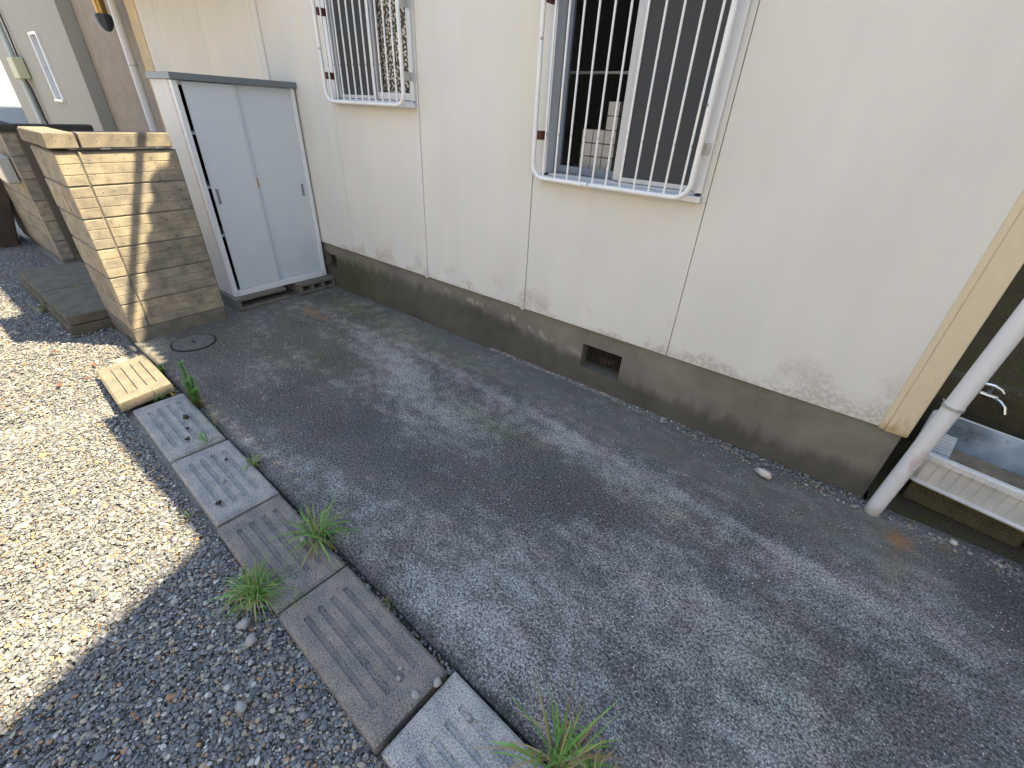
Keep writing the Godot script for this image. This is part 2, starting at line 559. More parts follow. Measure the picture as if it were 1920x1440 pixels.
func materials() -> void:
	make_lut()
	var grain := nz(512, 512, 0.25, 5, 3, 1, 1, true)
	var ngrain := tex_normal(512, 512, grain, 3.0)
	var stip := nz(512, 512, 0.09, 6, 2, 1, 1, true)
	var nstip := tex_normal(512, 512, stip, 4.0)
	var pad_t := pad_texture()
	M.pad = tmat(pad_t, Vector2(1.0 / (PX1 - PX0), 1.0 / (PZ1 - PZ0)), 0.92, M.pad_normal, 1.0, Vector2(-PX0 / (PX1 - PX0), -PZ0 / (PZ1 - PZ0)))
	M.wall = tmat(wall_texture(), Vector2(1.0 / (WX1 - WX0), 1.0 / (WY1 - WY0)), 0.75, null, 1.0, Vector2(-WX0 / (WX1 - WX0), WY1 / (WY1 - WY0)))
	M.found = tmat(foundation_texture(), Vector2(1.0 / (WX1 - WX0), 1.0 / 0.65), 0.93, null, 1.0, Vector2(-WX0 / (WX1 - WX0), 0.5 / 0.65))
	M.gravel = tmat(gravel_texture(), Vector2(1.3, 1.3), 0.95)
	M.soil = tmat(soil_texture(), Vector2(1.1, 1.1), 0.97, ngrain, 1.0)
	M.grit = tmat(mineral(256, 107, Color(.10, .096, .09), .6, .1, .3, .8), Vector2(4, 4), 0.95)  # groove dirt colour, taken darker to deepen the groove shade
	M.lace = tmat(lace_texture(), Vector2(2.4, 2.4), 0.8)
	M.cab_side = tmat(cabinet_texture(), Vector2(1, 1), 0.4)
	var t_slab := mineral(512, 81, Color(.345, .34, .335), .22, .10, .4, 1.3)
	M.slab = tmat(t_slab, Vector2(2.2, 2.2), 0.93, ngrain, 1.2, Vector2.ZERO, Color(.97, .94, .91))
	M.slab_brown = tmat(t_slab, Vector2(2.2, 2.2), 0.93, ngrain, 1.4, Vector2(.3, .4), Color(.66, .61, .565))
	M.slab_pale = tmat(t_slab, Vector2(2.2, 2.2), 0.93, ngrain, 1.0, Vector2(.7, .1), Color(1.05, 1.04, 1.03))
	M.slab_tan = tmat(t_slab, Vector2(2.2, 2.2), 0.93, ngrain, 1.0, Vector2(.2, .6), Color(.62, .54, .41))
	var t_block := mineral(512, 85, Color(.275, .242, .19), .32, .10, .7, .5)
	M.block = tmat(t_block, Vector2(1.9, 1.9), 0.93, ngrain, 1.0)
	M.block_b = tmat(t_block, Vector2(1.9, 1.9), 0.93, ngrain, 1.0, Vector2(.37, .21), Color(.88, .87, .86))
	M.block_c = tmat(t_block, Vector2(1.9, 1.9), 0.93, ngrain, 1.0, Vector2(.71, .63), Color(1.1, 1.08, 1.02))
	M.coping = tmat(t_block, Vector2(1.9, 1.9), 0.93, ngrain, 1.2, Vector2(.5, .1), Color(.78, .76, .74))
	M.cap_dark = tmat(t_block, Vector2(1.9, 1.9), 0.93, ngrain, 1.0, Vector2(.1, .9), Color(.16, .17, .19))
	M.mortar = tmat(t_slab, Vector2(2.2, 2.2), 0.95, ngrain, 1.0, Vector2(.5, .5), Color(.5, .46, .38))
	M.concrete = tmat(t_slab, Vector2(1.6, 1.6), 0.93, ngrain, 1.0, Vector2(.1, .3), Color(.50, .47, .40))
	M.moss_concrete = tmat(t_slab, Vector2(1.6, 1.6), 0.95, ngrain, 1.4, Vector2(.1, .3), Color(.26, .235, .15))
	M.step = tmat(t_slab, Vector2(1.6, 1.6), 0.95, ngrain, 1.0, Vector2(.6, .3), Color(.36, .32, .24))
	M.stucco = tmat(mineral(256, 91, Color(.30, .25, .20), .1, .03, 0, .15), Vector2(2, 2), 0.9, nstip, 1.0)
	M.siding_old = mat(Color(.30, .285, .245), 0.75)
	M.siding_edge = mat(Color(.36, .345, .295), 0.75)
	M.post = tmat(mineral(256, 95, Color(.60, .47, .28), .12, .1, 0, .08), Vector2(1.2, 1.2), 0.7)
	M.trim = mat(Color(.60, .575, .50), 0.7)
	M.gap = mat(Color(.09, .085, .075), 0.9)
	M.white_tube = mat(Color(.80, .80, .79), 0.28)
	M.pvc = tmat(mineral(256, 97, Color(.66, .66, .68), .10, .12, 0, .06), Vector2(1.5, 1.5), 0.35)
	M.pvc = tmat(pipe_texture(), Vector2(1.0 / .27, .25), 0.35)
	M.corner = tmat(post_texture(), Vector2(10, 1.0 / 3.6), .7, null, 1.0, Vector2(0, 4.0 / 3.6))
	M.white_tube = tmat(mineral(256, 108, Color(.80, .80, .79), .05, .1, .55, .03), Vector2(1.1, 1.1), .28)
	M.alu = mat(Color(.62, .64, .67), 0.38, 0.35)
	M.alu_dark = mat(Color(.20, .24, .30), 0.4, 0.3)
	M.rusty = mat(Color(.10, .035, .02), 0.9)
	M.steel = mat(Color(.5, .5, .48), 0.45, 0.6)
	M.cab = mat(Color(.55, .60, .64), 0.38)
	M.cab_frame = mat(Color(.70, .72, .73), 0.33)
	M.cab_roof = mat(Color(.17, .20, .22), 0.42, 0.4)
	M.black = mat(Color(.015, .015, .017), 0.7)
	M.recess = mat(Color(.20, .21, .23), 0.5)
	M.brass_plate = mat(Color(.42, .34, .20), 0.45, 0.3)
	M.brass = mat(Color(.42, .27, .09), 0.28, 0.85)
	M.lamp_cap = mat(Color(.035, .045, .06), 0.32, 0.1)
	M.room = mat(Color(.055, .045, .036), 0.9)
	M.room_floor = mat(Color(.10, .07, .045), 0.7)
	M.screen = mat(Color(.075, .079, .082), 0.95, 0.0, 0.2)
	var g := mat(Color(.02, .025, .025), 0.03, 0.0, 0.25)
	g.transparency = BaseMaterial3D.TRANSPARENCY_ALPHA
	g.albedo_color.a = 0.06
	M.glass = g
	M.box_white = mat(Color(.62, .59, .53), 0.55)
	M.iron = mat(Color(.05, .045, .04), 0.7, 0.3)
	M.vent_plate = mat(Color(.13, .06, .045), 0.7)
	M.basin_in = tmat(mineral(256, 111, Color(.26, .33, .41), .8, .1, .5, .2), Vector2(1.6, 1.6), 0.45)
	M.basin = tmat(mineral(256, 99, Color(.64, .65, .66), .18, .1, 0, .08), Vector2(2, 2), 0.5)
	M.basin_floor = tmat(mineral(256, 101, Color(.26, .21, .15), .4, .1, .6, .3), Vector2(2.4, 2.4), 0.7)
	M.chrome = mat(Color(.75, .77, .8), 0.08, 1.0)
	M.meter = mat(Color(.50, .49, .33), 0.6)
	M.conduit = mat(Color(.42, .47, .44), 0.5)
	M.cable = mat(Color(.03, .03, .04), 0.6)
	M.wood_dark = tmat(mineral(256, 103, Color(.065, .045, .032), .3, .1, 0, .2), Vector2(2, 2), 0.8)
	M.plaster_white = mat(Color(.66, .66, .63), 0.8)
	M.opp = mat(Color(.68, .61, .50), 0.85)
	M.roof = mat(Color(.10, .11, .12), 0.7)
	M.brown_post = mat(Color(.085, .068, .05), 0.7)
	M.white_stone = tmat(mineral(128, 105, Color(.62, .56, .52), .2, .1, .2, .3), Vector2(12, 12), 0.8)
	M.lid = tmat(t_slab, Vector2(3.2, 3.2), 0.9, ngrain, 1.5, Vector2(.15, .75), Color(.42, .41, .38))
	var vc := mat(Color(1, 1, 1), 0.85)
	vc.vertex_color_use_as_albedo = true
	M.stone = vc
	var gr := mat(Color(1, 1, 1), 0.6)
	gr.vertex_color_use_as_albedo = true
	gr.backlight_enabled = true
	gr.backlight = Color(.5, .6, .3)
	gr.cull_mode = BaseMaterial3D.CULL_DISABLED
	M.grass = gr

# ------------------------------------------------------------------ things
func arc(c: Vector3, a: Vector3, b: Vector3, r: float, from: float, to: float, k: int) -> Array:
	var out := []
	for i in k + 1:
		var t: float = lerp(from, to, i / float(k))
		out.append(c + a * cos(t) * r + b * sin(t) * r)
	return out

func window_guard(x0: float, x1: float, y0: float, y1: float, zf: float, first: float, last: float, ys: Array, label: String) -> void:
	var t := thing("window_guard", label, "window guard", Vector3((x0 + x1) * .5, y0, 0), "white tube guards over the windows")
	var o := t.position
	var r := 0.075
	var pts := []
	pts.append_array(arc(Vector3(x0 + r, y0 + r, zf) - o, Vector3.LEFT, Vector3.DOWN, r, 0, PI / 2, 7))
	pts.append_array(arc(Vector3(x1 - r, y0 + r, zf) - o, Vector3.DOWN, Vector3.RIGHT, r, 0, PI / 2, 7))
	pts.append_array(arc(Vector3(x1 - r, y1 - r, zf) - o, Vector3.RIGHT, Vector3.UP, r, 0, PI / 2, 7))
	pts.append_array(arc(Vector3(x0 + r, y1 - r, zf) - o, Vector3.UP, Vector3.LEFT, r, 0, PI / 2, 7))
	pts.append(pts[0])
	var b := B.new()
	b.tube(pts, 0.0125, 12, false)
	part("tube_frame", b, M.white_tube, t)
	var bar := B.new()
	bar.tube([Vector3(0, y0 + .004, 0), Vector3(0, y1 - .004, 0)], 0.0058, 8)
	var bm := bar.commit()
	for k in 11:
		var x: float = lerp(first, last, k / 10.0)
		part("bar", bm, M.white_tube, t, Vector3(x, 0, zf - 0.004) - o)
	for s in [x0, x1]:
		for y in ys:
			var q := B.new()
			if s == x0:
				q.bx(s + .006, s + .034, y - .022, y + .022, 0.028, zf - .010, 0.002)
			else:
				q.bx(s + .004, s + .030, y - .024, y + .024, 0.030, .034, 0.001)
				q.bx(s + .002, s + .007, y - .024, y + .024, 0.035, zf - .006, 0.001)
			part("bracket", q, M.rusty if s == x0 else M.steel, t, -o)

func window(house: Node3D, x0: float, x1: float, y0: float, y1: float, split: float, lace: bool) -> void:
	var f := B.new()
	# outer frame, proud of the siding
	var w := 0.042
	f.bx(x0, x0 + w, y0 + w, y1 - w, -.11, .024, .003)
	f.bx(x1 - w, x1, y0 + w, y1 - w, -.11, .024, .003)
	f.bx(x0, x1, y1 - w, y1, -.11, .026, .003)
	f.bx(x0 - .004, x1 + .004, y0, y0 + w * .7, -.11, .036, .003)
	# running tracks of the sill
	for z in [-.085, -.045, -.012]:
		f.bx(x0 + w, x1 - w, y0 + w * .7, y0 + w * .7 + .012, z - .004, z + .004, .001)
	var win := part("window", f, M.alu, house)
	win.set_meta("label", "small window with a mottled curtain behind its right half" if lace else "large sliding window with one half open to a dark room")
	# inner sash, left
	var yb := y0 + .045
	var yt := y1 - .004
	var s1 := B.new()
	var z0 := -.082; var z1 := -.060
	s1.bx(x0 + .045, x0 + .085, yb, yt, z0, z1, .002)
	s1.bx(split - .02, split + .02, yb, yt, z0, z1, .002)
	s1.bx(x0 + .085, split - .02, yb, yb + .04, z0, z1, .002)
	s1.bx(x0 + .085, split - .02, yt - .04, yt, z0, z1, .002)
	part("inner_sash", s1, M.alu_dark if not lace else M.alu, win)
	var p1 := B.new()
	p1.bx(x0 + .086, split - .021, yb + .041, yt - .041, -.073, -.069)
	part("pane", p1, M.glass, win)
	# outer sash, right
	var s2 := B.new()
	z0 = -.05; z1 = -.028
	s2.bx(split - .024, split + .026, yb, yt, z0, z1, .002)
	s2.bx(x1 - .085, x1 - .045, yb, yt, z0, z1, .002)
	s2.bx(split + .026, x1 - .085, yb, yb + .045, z0, z1, .002)
	s2.bx(split + .026, x1 - .085, yt - .045, yt, z0, z1, .002)
	part("outer_sash", s2, M.alu, win)
	var p2 := B.new()
	p2.bx(split + .027, x1 - .086, yb + .046, yt - .046, -.041, -.037)
	part("pane", p2, M.glass, win)
	# insect screen in front of one half
	var sx0 := x0 + .05 if lace else split + .02
	var sx1 := split + .01 if lace else x1 - .05
	var s3 := B.new()
	s3.bx(sx0, sx0 + .018, yb, yt, -.022, -.008, .001)
	s3.bx(sx1 - .018, sx1, yb, yt, -.022, -.008, .001)
	s3.bx(sx0 + .018, sx1 - .018, yb, yb + .022, -.022, -.008, .001)
	s3.bx(sx0 + .018, sx1 - .018, yt - .022, yt, -.022, -.008, .001)
	part("screen_frame", s3, M.alu, win)
	var s4 := B.new()
	s4.bx(sx0 + .018, sx1 - .018, yb + .022, yt - .022, -.017, -.015)
	part("insect_screen", s4, M.screen, win)
	if lace:
		var cv := B.new()
		var xa := split - .02
		var xb := x1 - .05
		var k := 40
		for i in k:
			var a0: float = lerp(xa, xb, i / float(k))
			var a1: float = lerp(xa, xb, (i + 1) / float(k))
			var za := -.10 + .006 * sin(a0 * 90.0)
			var zb := -.10 + .006 * sin(a1 * 90.0)
			cv.quad(Vector3(a0, yb + .01, za), Vector3(a1, yb + .01, zb), Vector3(a1, yt, zb), Vector3(a0, yt, za), Vector3(0, 0, 1))
		part("curtain", cv, M.lace, win)

func downpipe(x: float, z: float, y0: float, y1: float, r: float, bands: Array, label: String) -> void:
	var t := thing("downpipe", label, "downpipe", Vector3(x, y0, z))
	var b := B.new()
	b.tube([Vector3(0, 0, 0), Vector3(0, y1 - y0, 0)], r, 24)
	part("pipe", b, M.pvc, t)
	if x > 0: t.rotation_degrees.z = -2.4
	for y in bands:
		var q := B.new()
		q.tube([Vector3(0, y - y0 - .007, 0), Vector3(0, y - y0 + .007, 0)], r + .004, 24)
		q.tube([Vector3(-r * .6, y - y0, -r * .6), Vector3(-r * .9, y - y0, -z + .004)], 0.004, 6)
		part("pipe_clamp", q, M.steel, t)

func rib_block(y0: float, y1: float, along0: float, along1: float, depth: float) -> ArrayMesh:
	# a concrete block face: along +z from along0 to along1, face at x = 0, body to x = -depth, two scored lines
	var b := B.new()
	var prof := []
	var h := y1 - y0
	var e := .004
	prof.append(Vector2(-e, y0))
	prof.append(Vector2(0, y0 + e))
	for k in [1, 2]:
		var yy: float = y0 + h * k / 3.0
		prof.append(Vector2(0, yy - .004)); prof.append(Vector2(-.004, yy - .001)); prof.append(Vector2(-.004, yy + .001)); prof.append(Vector2(0, yy + .004))
	prof.append(Vector2(0, y1 - e)); prof.append(Vector2(-e, y1))
	for i in prof.size() - 1:
		var p: Vector2 = prof[i]; var q: Vector2 = prof[i + 1]
		var nn := Vector3(q.y - p.y, -(q.x - p.x), 0).normalized()
		b.quad(Vector3(p.x, p.y, along0 + e), Vector3(q.x, q.y, along0 + e), Vector3(q.x, q.y, along1 - e), Vector3(p.x, p.y, along1 - e), nn)
	for s in [0, 1]:
		var z: float = along0 if s == 0 else along1
		var zi: float = along0 + e if s == 0 else along1 - e
		var nn := Vector3(0, 0, -1 if s == 0 else 1)
		b.quad(Vector3(-e, y0, z), Vector3(-e, y1, z), Vector3(-depth, y1, z), Vector3(-depth, y0, z), nn)
		b.quad(Vector3(0, y0 + e, zi), Vector3(0, y1 - e, zi), Vector3(-e, y1, z), Vector3(-e, y0, z), (nn + Vector3.RIGHT).normalized())
	b.quad(Vector3(-e, y1, along0), Vector3(-e, y1, along1), Vector3(-depth, y1, along1), Vector3(-depth, y1, along0), Vector3.UP)
	return b.commit()

func block_mat(k: int) -> Material:
	return [M.block, M.block_b, M.block_c, M.block, M.block_c][k % 5]

func gutter_slab(i: int, at: Vector3, rot: Vector3, ln: float, wd: float, m: Material, label: String) -> void:
	var b := B.new()
	var e := .012
	var xs := [-ln / 2, -ln / 2 + e, -ln * .36, -ln * .36 + .008, 0.0, ln * .36 - .008, ln * .36, ln / 2 - e, ln / 2]
	var zs := [-wd / 2, -wd / 2 + e]
	var deep := [false, false]
	for k in 4:
		var c := -wd / 2 + wd * (0.22 + 0.185 * k)
		zs.append(c - .011); deep.append(false)
		zs.append(c - .0085); deep.append(true)
		zs.append(c + .0085); deep.append(true)
		zs.append(c + .011); deep.append(false)
	zs.append(wd / 2 - e); deep.append(false)
	zs.append(wd / 2); deep.append(false)
	var H := func(a: int, c: int) -> float:
		if a == 0 or c == 0 or a == xs.size() - 1 or c == zs.size() - 1: return -e * .8
		if deep[c] and a >= 3 and a <= 5: return -.013
		return 0.0
	b.off = Vector2(i * .37, i * .71)
	for a in xs.size() - 1:
		for c in zs.size() - 1:
			var p := Vector3(xs[a], H.call(a, c), zs[c])
			var q := Vector3(xs[a + 1], H.call(a + 1, c), zs[c])
			var r := Vector3(xs[a + 1], H.call(a + 1, c + 1), zs[c + 1])
			var s := Vector3(xs[a], H.call(a, c + 1), zs[c + 1])
			var n1 := (s - p).cross(q - p).normalized()
			b.tri3(p, q, r, n1, n1, n1, Vector2(p.x, p.z), Vector2(q.x, q.z), Vector2(r.x, r.z))
			n1 = (s - p).cross(r - p).normalized()
			b.tri3(p, r, s, n1, n1, n1, Vector2(p.x, p.z), Vector2(r.x, r.z), Vector2(s.x, s.z))
	b.box(Vector3(0, -e * .8 - .028, 0), Vector3(ln, .056, wd), 0)
	var o := solo("gutter_cover_slab", b, m, label, "concrete slab", at, "grooved concrete slabs along the gutter")
	o.rotation_degrees = rot
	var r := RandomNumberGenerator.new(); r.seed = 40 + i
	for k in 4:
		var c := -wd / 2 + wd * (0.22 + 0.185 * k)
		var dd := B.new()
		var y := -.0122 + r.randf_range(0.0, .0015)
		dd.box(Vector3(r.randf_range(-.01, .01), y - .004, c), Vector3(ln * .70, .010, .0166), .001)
		part("groove_dirt_shade", dd, M.grit if i > 0 and i < 5 else m, o)  # groove dirt, darkened to stand in for shade; end slabs stay plain

func stone_mesh(sd: int, lat: int, lon: int) -> ArrayMesh:
	var r := RandomNumberGenerator.new(); r.seed = sd
	var f := FastNoiseLite.new(); f.seed = sd; f.frequency = 0.9
	var rows := []
	for i in lat + 1:
		var row := []
		var th := PI * i / lat
		for k in lon:
			var ph := TAU * k / lon
			var d := Vector3(sin(th) * cos(ph), cos(th), sin(th) * sin(ph))
			var q := 1.0 + 0.55 * f.get_noise_3dv(d * 1.2)
			row.append(d * q * Vector3(1, .62, .82))
		rows.append(row)
	var b := B.new()
	for i in lat:
		for k in lon:
			var a: Vector3 = rows[i][k]; var c: Vector3 = rows[i][(k + 1) % lon]
			var d: Vector3 = rows[i + 1][(k + 1) % lon]; var e: Vector3 = rows[i + 1][k]
			b.quads(a, c, d, e, a.normalized(), c.normalized(), d.normalized(), e.normalized(), Vector2(a.x, a.z), Vector2(c.x, c.z), Vector2(d.x, d.z), Vector2(e.x, e.z))
	return b.commit()

func stone_color() -> Color:
	var t := rng.randf()
	var k := rng.randf_range(.78, 1.18)
	if t < .50: return Color(.15, .155, .166) * k
	if t < .70: return Color(.22, .22, .22) * k
	if t < .84: return Color(.34, .30, .23) * k
	if t < .92: return Color(.44, .43, .41) * k
	if t < .965: return Color(.36, .21, .12) * k
	return Color(.10, .105, .115) * k

func gravel_patch(called: String, label: String, count: int, where: Callable, smin: float, smax: float, meshes: Array, squash := 1.0, pale := false) -> void:
	for m in meshes.size():
		var mm := MultiMesh.new()
		mm.transform_format = MultiMesh.TRANSFORM_3D
		mm.use_colors = true
		mm.mesh = meshes[m]
		var list := []
		for i in count / meshes.size():
			var p = where.call()
			if p == null: continue
			list.append(p)
		mm.instance_count = list.size()
		for i in list.size():
			var s := smin * pow(smax / smin, pow(rng.randf(), 1.9))
			var bs := Basis(Vector3.UP, rng.randf() * TAU) * Basis(Vector3.RIGHT, rng.randf_range(-.35, .35))
			bs = bs.scaled_local(Vector3(s * rng.randf_range(.8, 1.3), s * rng.randf_range(.6, 1.0) * squash, s))
			var p: Vector3 = list[i]
			p.y += s * 0.05
			mm.set_instance_transform(i, Transform3D(bs, p))
			var sc := stone_color()
			if pale: sc = Color(.62, .61, .58) * rng.randf_range(.35, 1.2)
			mm.set_instance_color(i, sc)
		var o := MultiMeshInstance3D.new()
		o.multimesh = mm
		o.material_override = M.stone
		o.name = numbered(called)
		add_child(o, true)
		o.set_meta("kind", "stuff")
		o.set_meta("label", label)

func blade(b: B, root: Vector3, dir: Vector3, ln: float, w: float, droop: float, c0: Color, c1: Color) -> void:
	var p := root
	var d := dir.normalized()
	var prev_l: Vector3; var prev_r: Vector3
	var n := 6
	for i in n + 1:
		var t := i / float(n)
		var side := d.cross(Vector3.UP)
		if side.length() < .05: side = Vector3.RIGHT
		side = side.normalized()
		var ww: float = w * (1.0 - pow(t, 2.2)) * (.55 + .45 * min(1.0, t * 4.0))
		var l: Vector3 = p - side * ww * .5
		var r: Vector3 = p + side * ww * .5
		if i > 0:
			b.col = c0.lerp(c1, t)
			var nn := side.cross(d).normalized()
			if nn.y < 0: nn = -nn
			b.quad(prev_l, prev_r, r, l, nn)
		prev_l = l; prev_r = r
		p += d * ln / n
		d = (d + Vector3(0, -droop / n, 0)).normalized()

func grass_clump(at: Vector3, count: int, ln: float, w: float, spread: float, label: String, sd: int, dry := .2, bias := Vector3.ZERO) -> void:
	var r := RandomNumberGenerator.new(); r.seed = sd
	var b := B.new(); b.colored = true
	for i in count:
		var a := r.randf() * TAU
		var tilt := r.randf_range(.15, spread)
		var d := Vector3(cos(a) * tilt, 1.0, sin(a) * tilt) + bias * r.randf()
		var root := Vector3(r.randf_range(-.02, .02), 0, r.randf_range(-.015, .015))
		var g := Color(.12, .235, .045) * r.randf_range(.65, 1.45)
		var tip := g * 1.25
		if r.randf() < dry:
			g = Color(.33, .25, .12) * r.randf_range(.6, 1.2); tip = g
		elif r.randf() < .25: tip = Color(.35, .30, .13)
		blade(b, root, d, ln * r.randf_range(.3, 1.15), w * r.randf_range(.6, 1.25), r.randf_range(.3, 3.2), g, tip)
		# side leaves part of the way up
		if i % 3 == 0:
			var dd := d.normalized()
			blade(b, root + dd * ln * .35, dd + Vector3(r.randf_range(-.8, .8), .1, r.randf_range(-.8, .8)), ln * .45, w * .9, 1.6, g, tip)
	solo("weed_clump", b, M.grass, label, "weed", at)

func _ready() -> void:
	rng.seed = 7
	# ---------------------------------------------------------------- camera
	var cam := Camera3D.new()
	cam.name = "camera"
	cam.position = Vector3(0, 1.643, 2.455)
	cam.rotation_degrees = Vector3(-31.769, 35.654, 3.256)
	cam.fov = 82.48
	cam.near = 0.05
	cam.far = 400
	cam.current = true
	add_child(cam)
	# ---------------------------------------------------------------- sky, sun, exposure
	var env := Environment.new()
	env.background_mode = Environment.BG_SKY
	var sky := Sky.new()
	var sm_ := ProceduralSkyMaterial.new()
	sm_.sky_top_color = Color(.58, .68, .82)
	sm_.sky_horizon_color = Color(.86, .88, .91)
	sm_.sky_curve = 0.18
	sm_.ground_bottom_color = Color(.30, .29, .27)
	sm_.ground_horizon_color = Color(.6, .62, .62)
	sm_.sun_angle_max = 8.0
	sky.sky_material = sm_
	env.sky = sky
	env.background_energy_multiplier = 0.75
	env.tonemap_mode = Environment.TONE_MAPPER_LINEAR
	env.tonemap_exposure = 3.7
	env.sdfgi_enabled = true
	env.ssao_enabled = true
	env.ssil_enabled = true
	var we := WorldEnvironment.new()
	we.name = "world_environment"
	we.environment = env
	add_child(we)
	var sun := DirectionalLight3D.new()
	sun.name = "sun"
	sun.light_energy = 1.6
	sun.light_color = Color(1.0, .93, .78)
	sun.light_angular_distance = 0.5
	sun.shadow_enabled = true
	add_child(sun)
	sun.look_at_from_position(Vector3.ZERO, Vector3(-.525, -1.0, .388), Vector3.UP)
	materials()

	# ---------------------------------------------------------------- ground
	var b := B.new()
	b.quad(Vector3(-150, -.065, -150), Vector3(150, -.065, -150), Vector3(150, -.065, 150), Vector3(-150, -.065, 150), Vector3.UP)
	struct("ground", b, M.gravel, "gravel and dirt ground around the house")
	# the concrete pad, gently uneven
	b = B.new()
	var f := FastNoiseLite.new(); f.seed = 3; f.frequency = 1.1
	var nx := 72; var nzz := 24
	var PH := func(i: int, k: int) -> Vector3:
		var x: float = lerp(-4.95, 2.2, i / float(nx))
		var z1: float = pad_edge(x) + .006 * f.get_noise_2d(x * 9.0, 3.0)
		var z: float = lerp(-.02, z1, k / float(nzz))
		return Vector3(x, .006 * f.get_noise_2d(x, z) - .004 * (1.0 if k == nzz else 0.0), z)
	for i in nx:
		for k in nzz:
			var p: Vector3 = PH.call(i, k); var q: Vector3 = PH.call(i + 1, k)
			var r: Vector3 = PH.call(i + 1, k + 1); var s: Vector3 = PH.call(i, k + 1)
			var nn := (s - p).cross(q - p).normalized()
			if nn.y < 0: nn = -nn
			b.quads(p, q, r, s, nn, nn, nn, nn, Vector2(p.x, p.z), Vector2(q.x, q.z), Vector2(r.x, r.z), Vector2(s.x, s.z))
		var e0: Vector3 = PH.call(i, nzz); var e1: Vector3 = PH.call(i + 1, nzz)
		b.quads(e0, e1, e1 - Vector3(0, .1, 0), e0 - Vector3(0, .1, 0), Vector3(0, 0, 1), Vector3(0, 0, 1), Vector3(0, 0, 1), Vector3(0, 0, 1), Vector2(e0.x, e0.z), Vector2(e1.x, e1.z), Vector2(e1.x, e1.z - .06), Vector2(e0.x, e0.z - .06))
	struct("concrete_pavement", b, M.pad, "weathered grey concrete parking pad beside the house wall")
	# soil in the gap beside the pad and in the passage to the right
	b = B.new()
	b.bx(-3.70, .9, -.14, -.040, 1.70, 2.06)
	struct("gutter_bed", b, M.soil, "dark damp soil in the gap between pad and slabs")
	b = B.new()
	b.bx(.56, 3.0, -.2, -.012, -6.0, .0)
	struct("side_passage_soil", b, M.soil, "dark mossy soil in the narrow passage beside the house")

	build_house()
	build_adjoining()
	build_neighbour()
	build_opposite()
	build_block_walls()
	build_cabinet()
	build_gutter()
	build_right_corner()
	build_plants()
	build_gravel()

func panel_piece(b: B, x0: float, x1: float, y0: float, y1: float) -> void:
	b.bx(x0, x1, y0, y1, -.03, 0.0, .003)

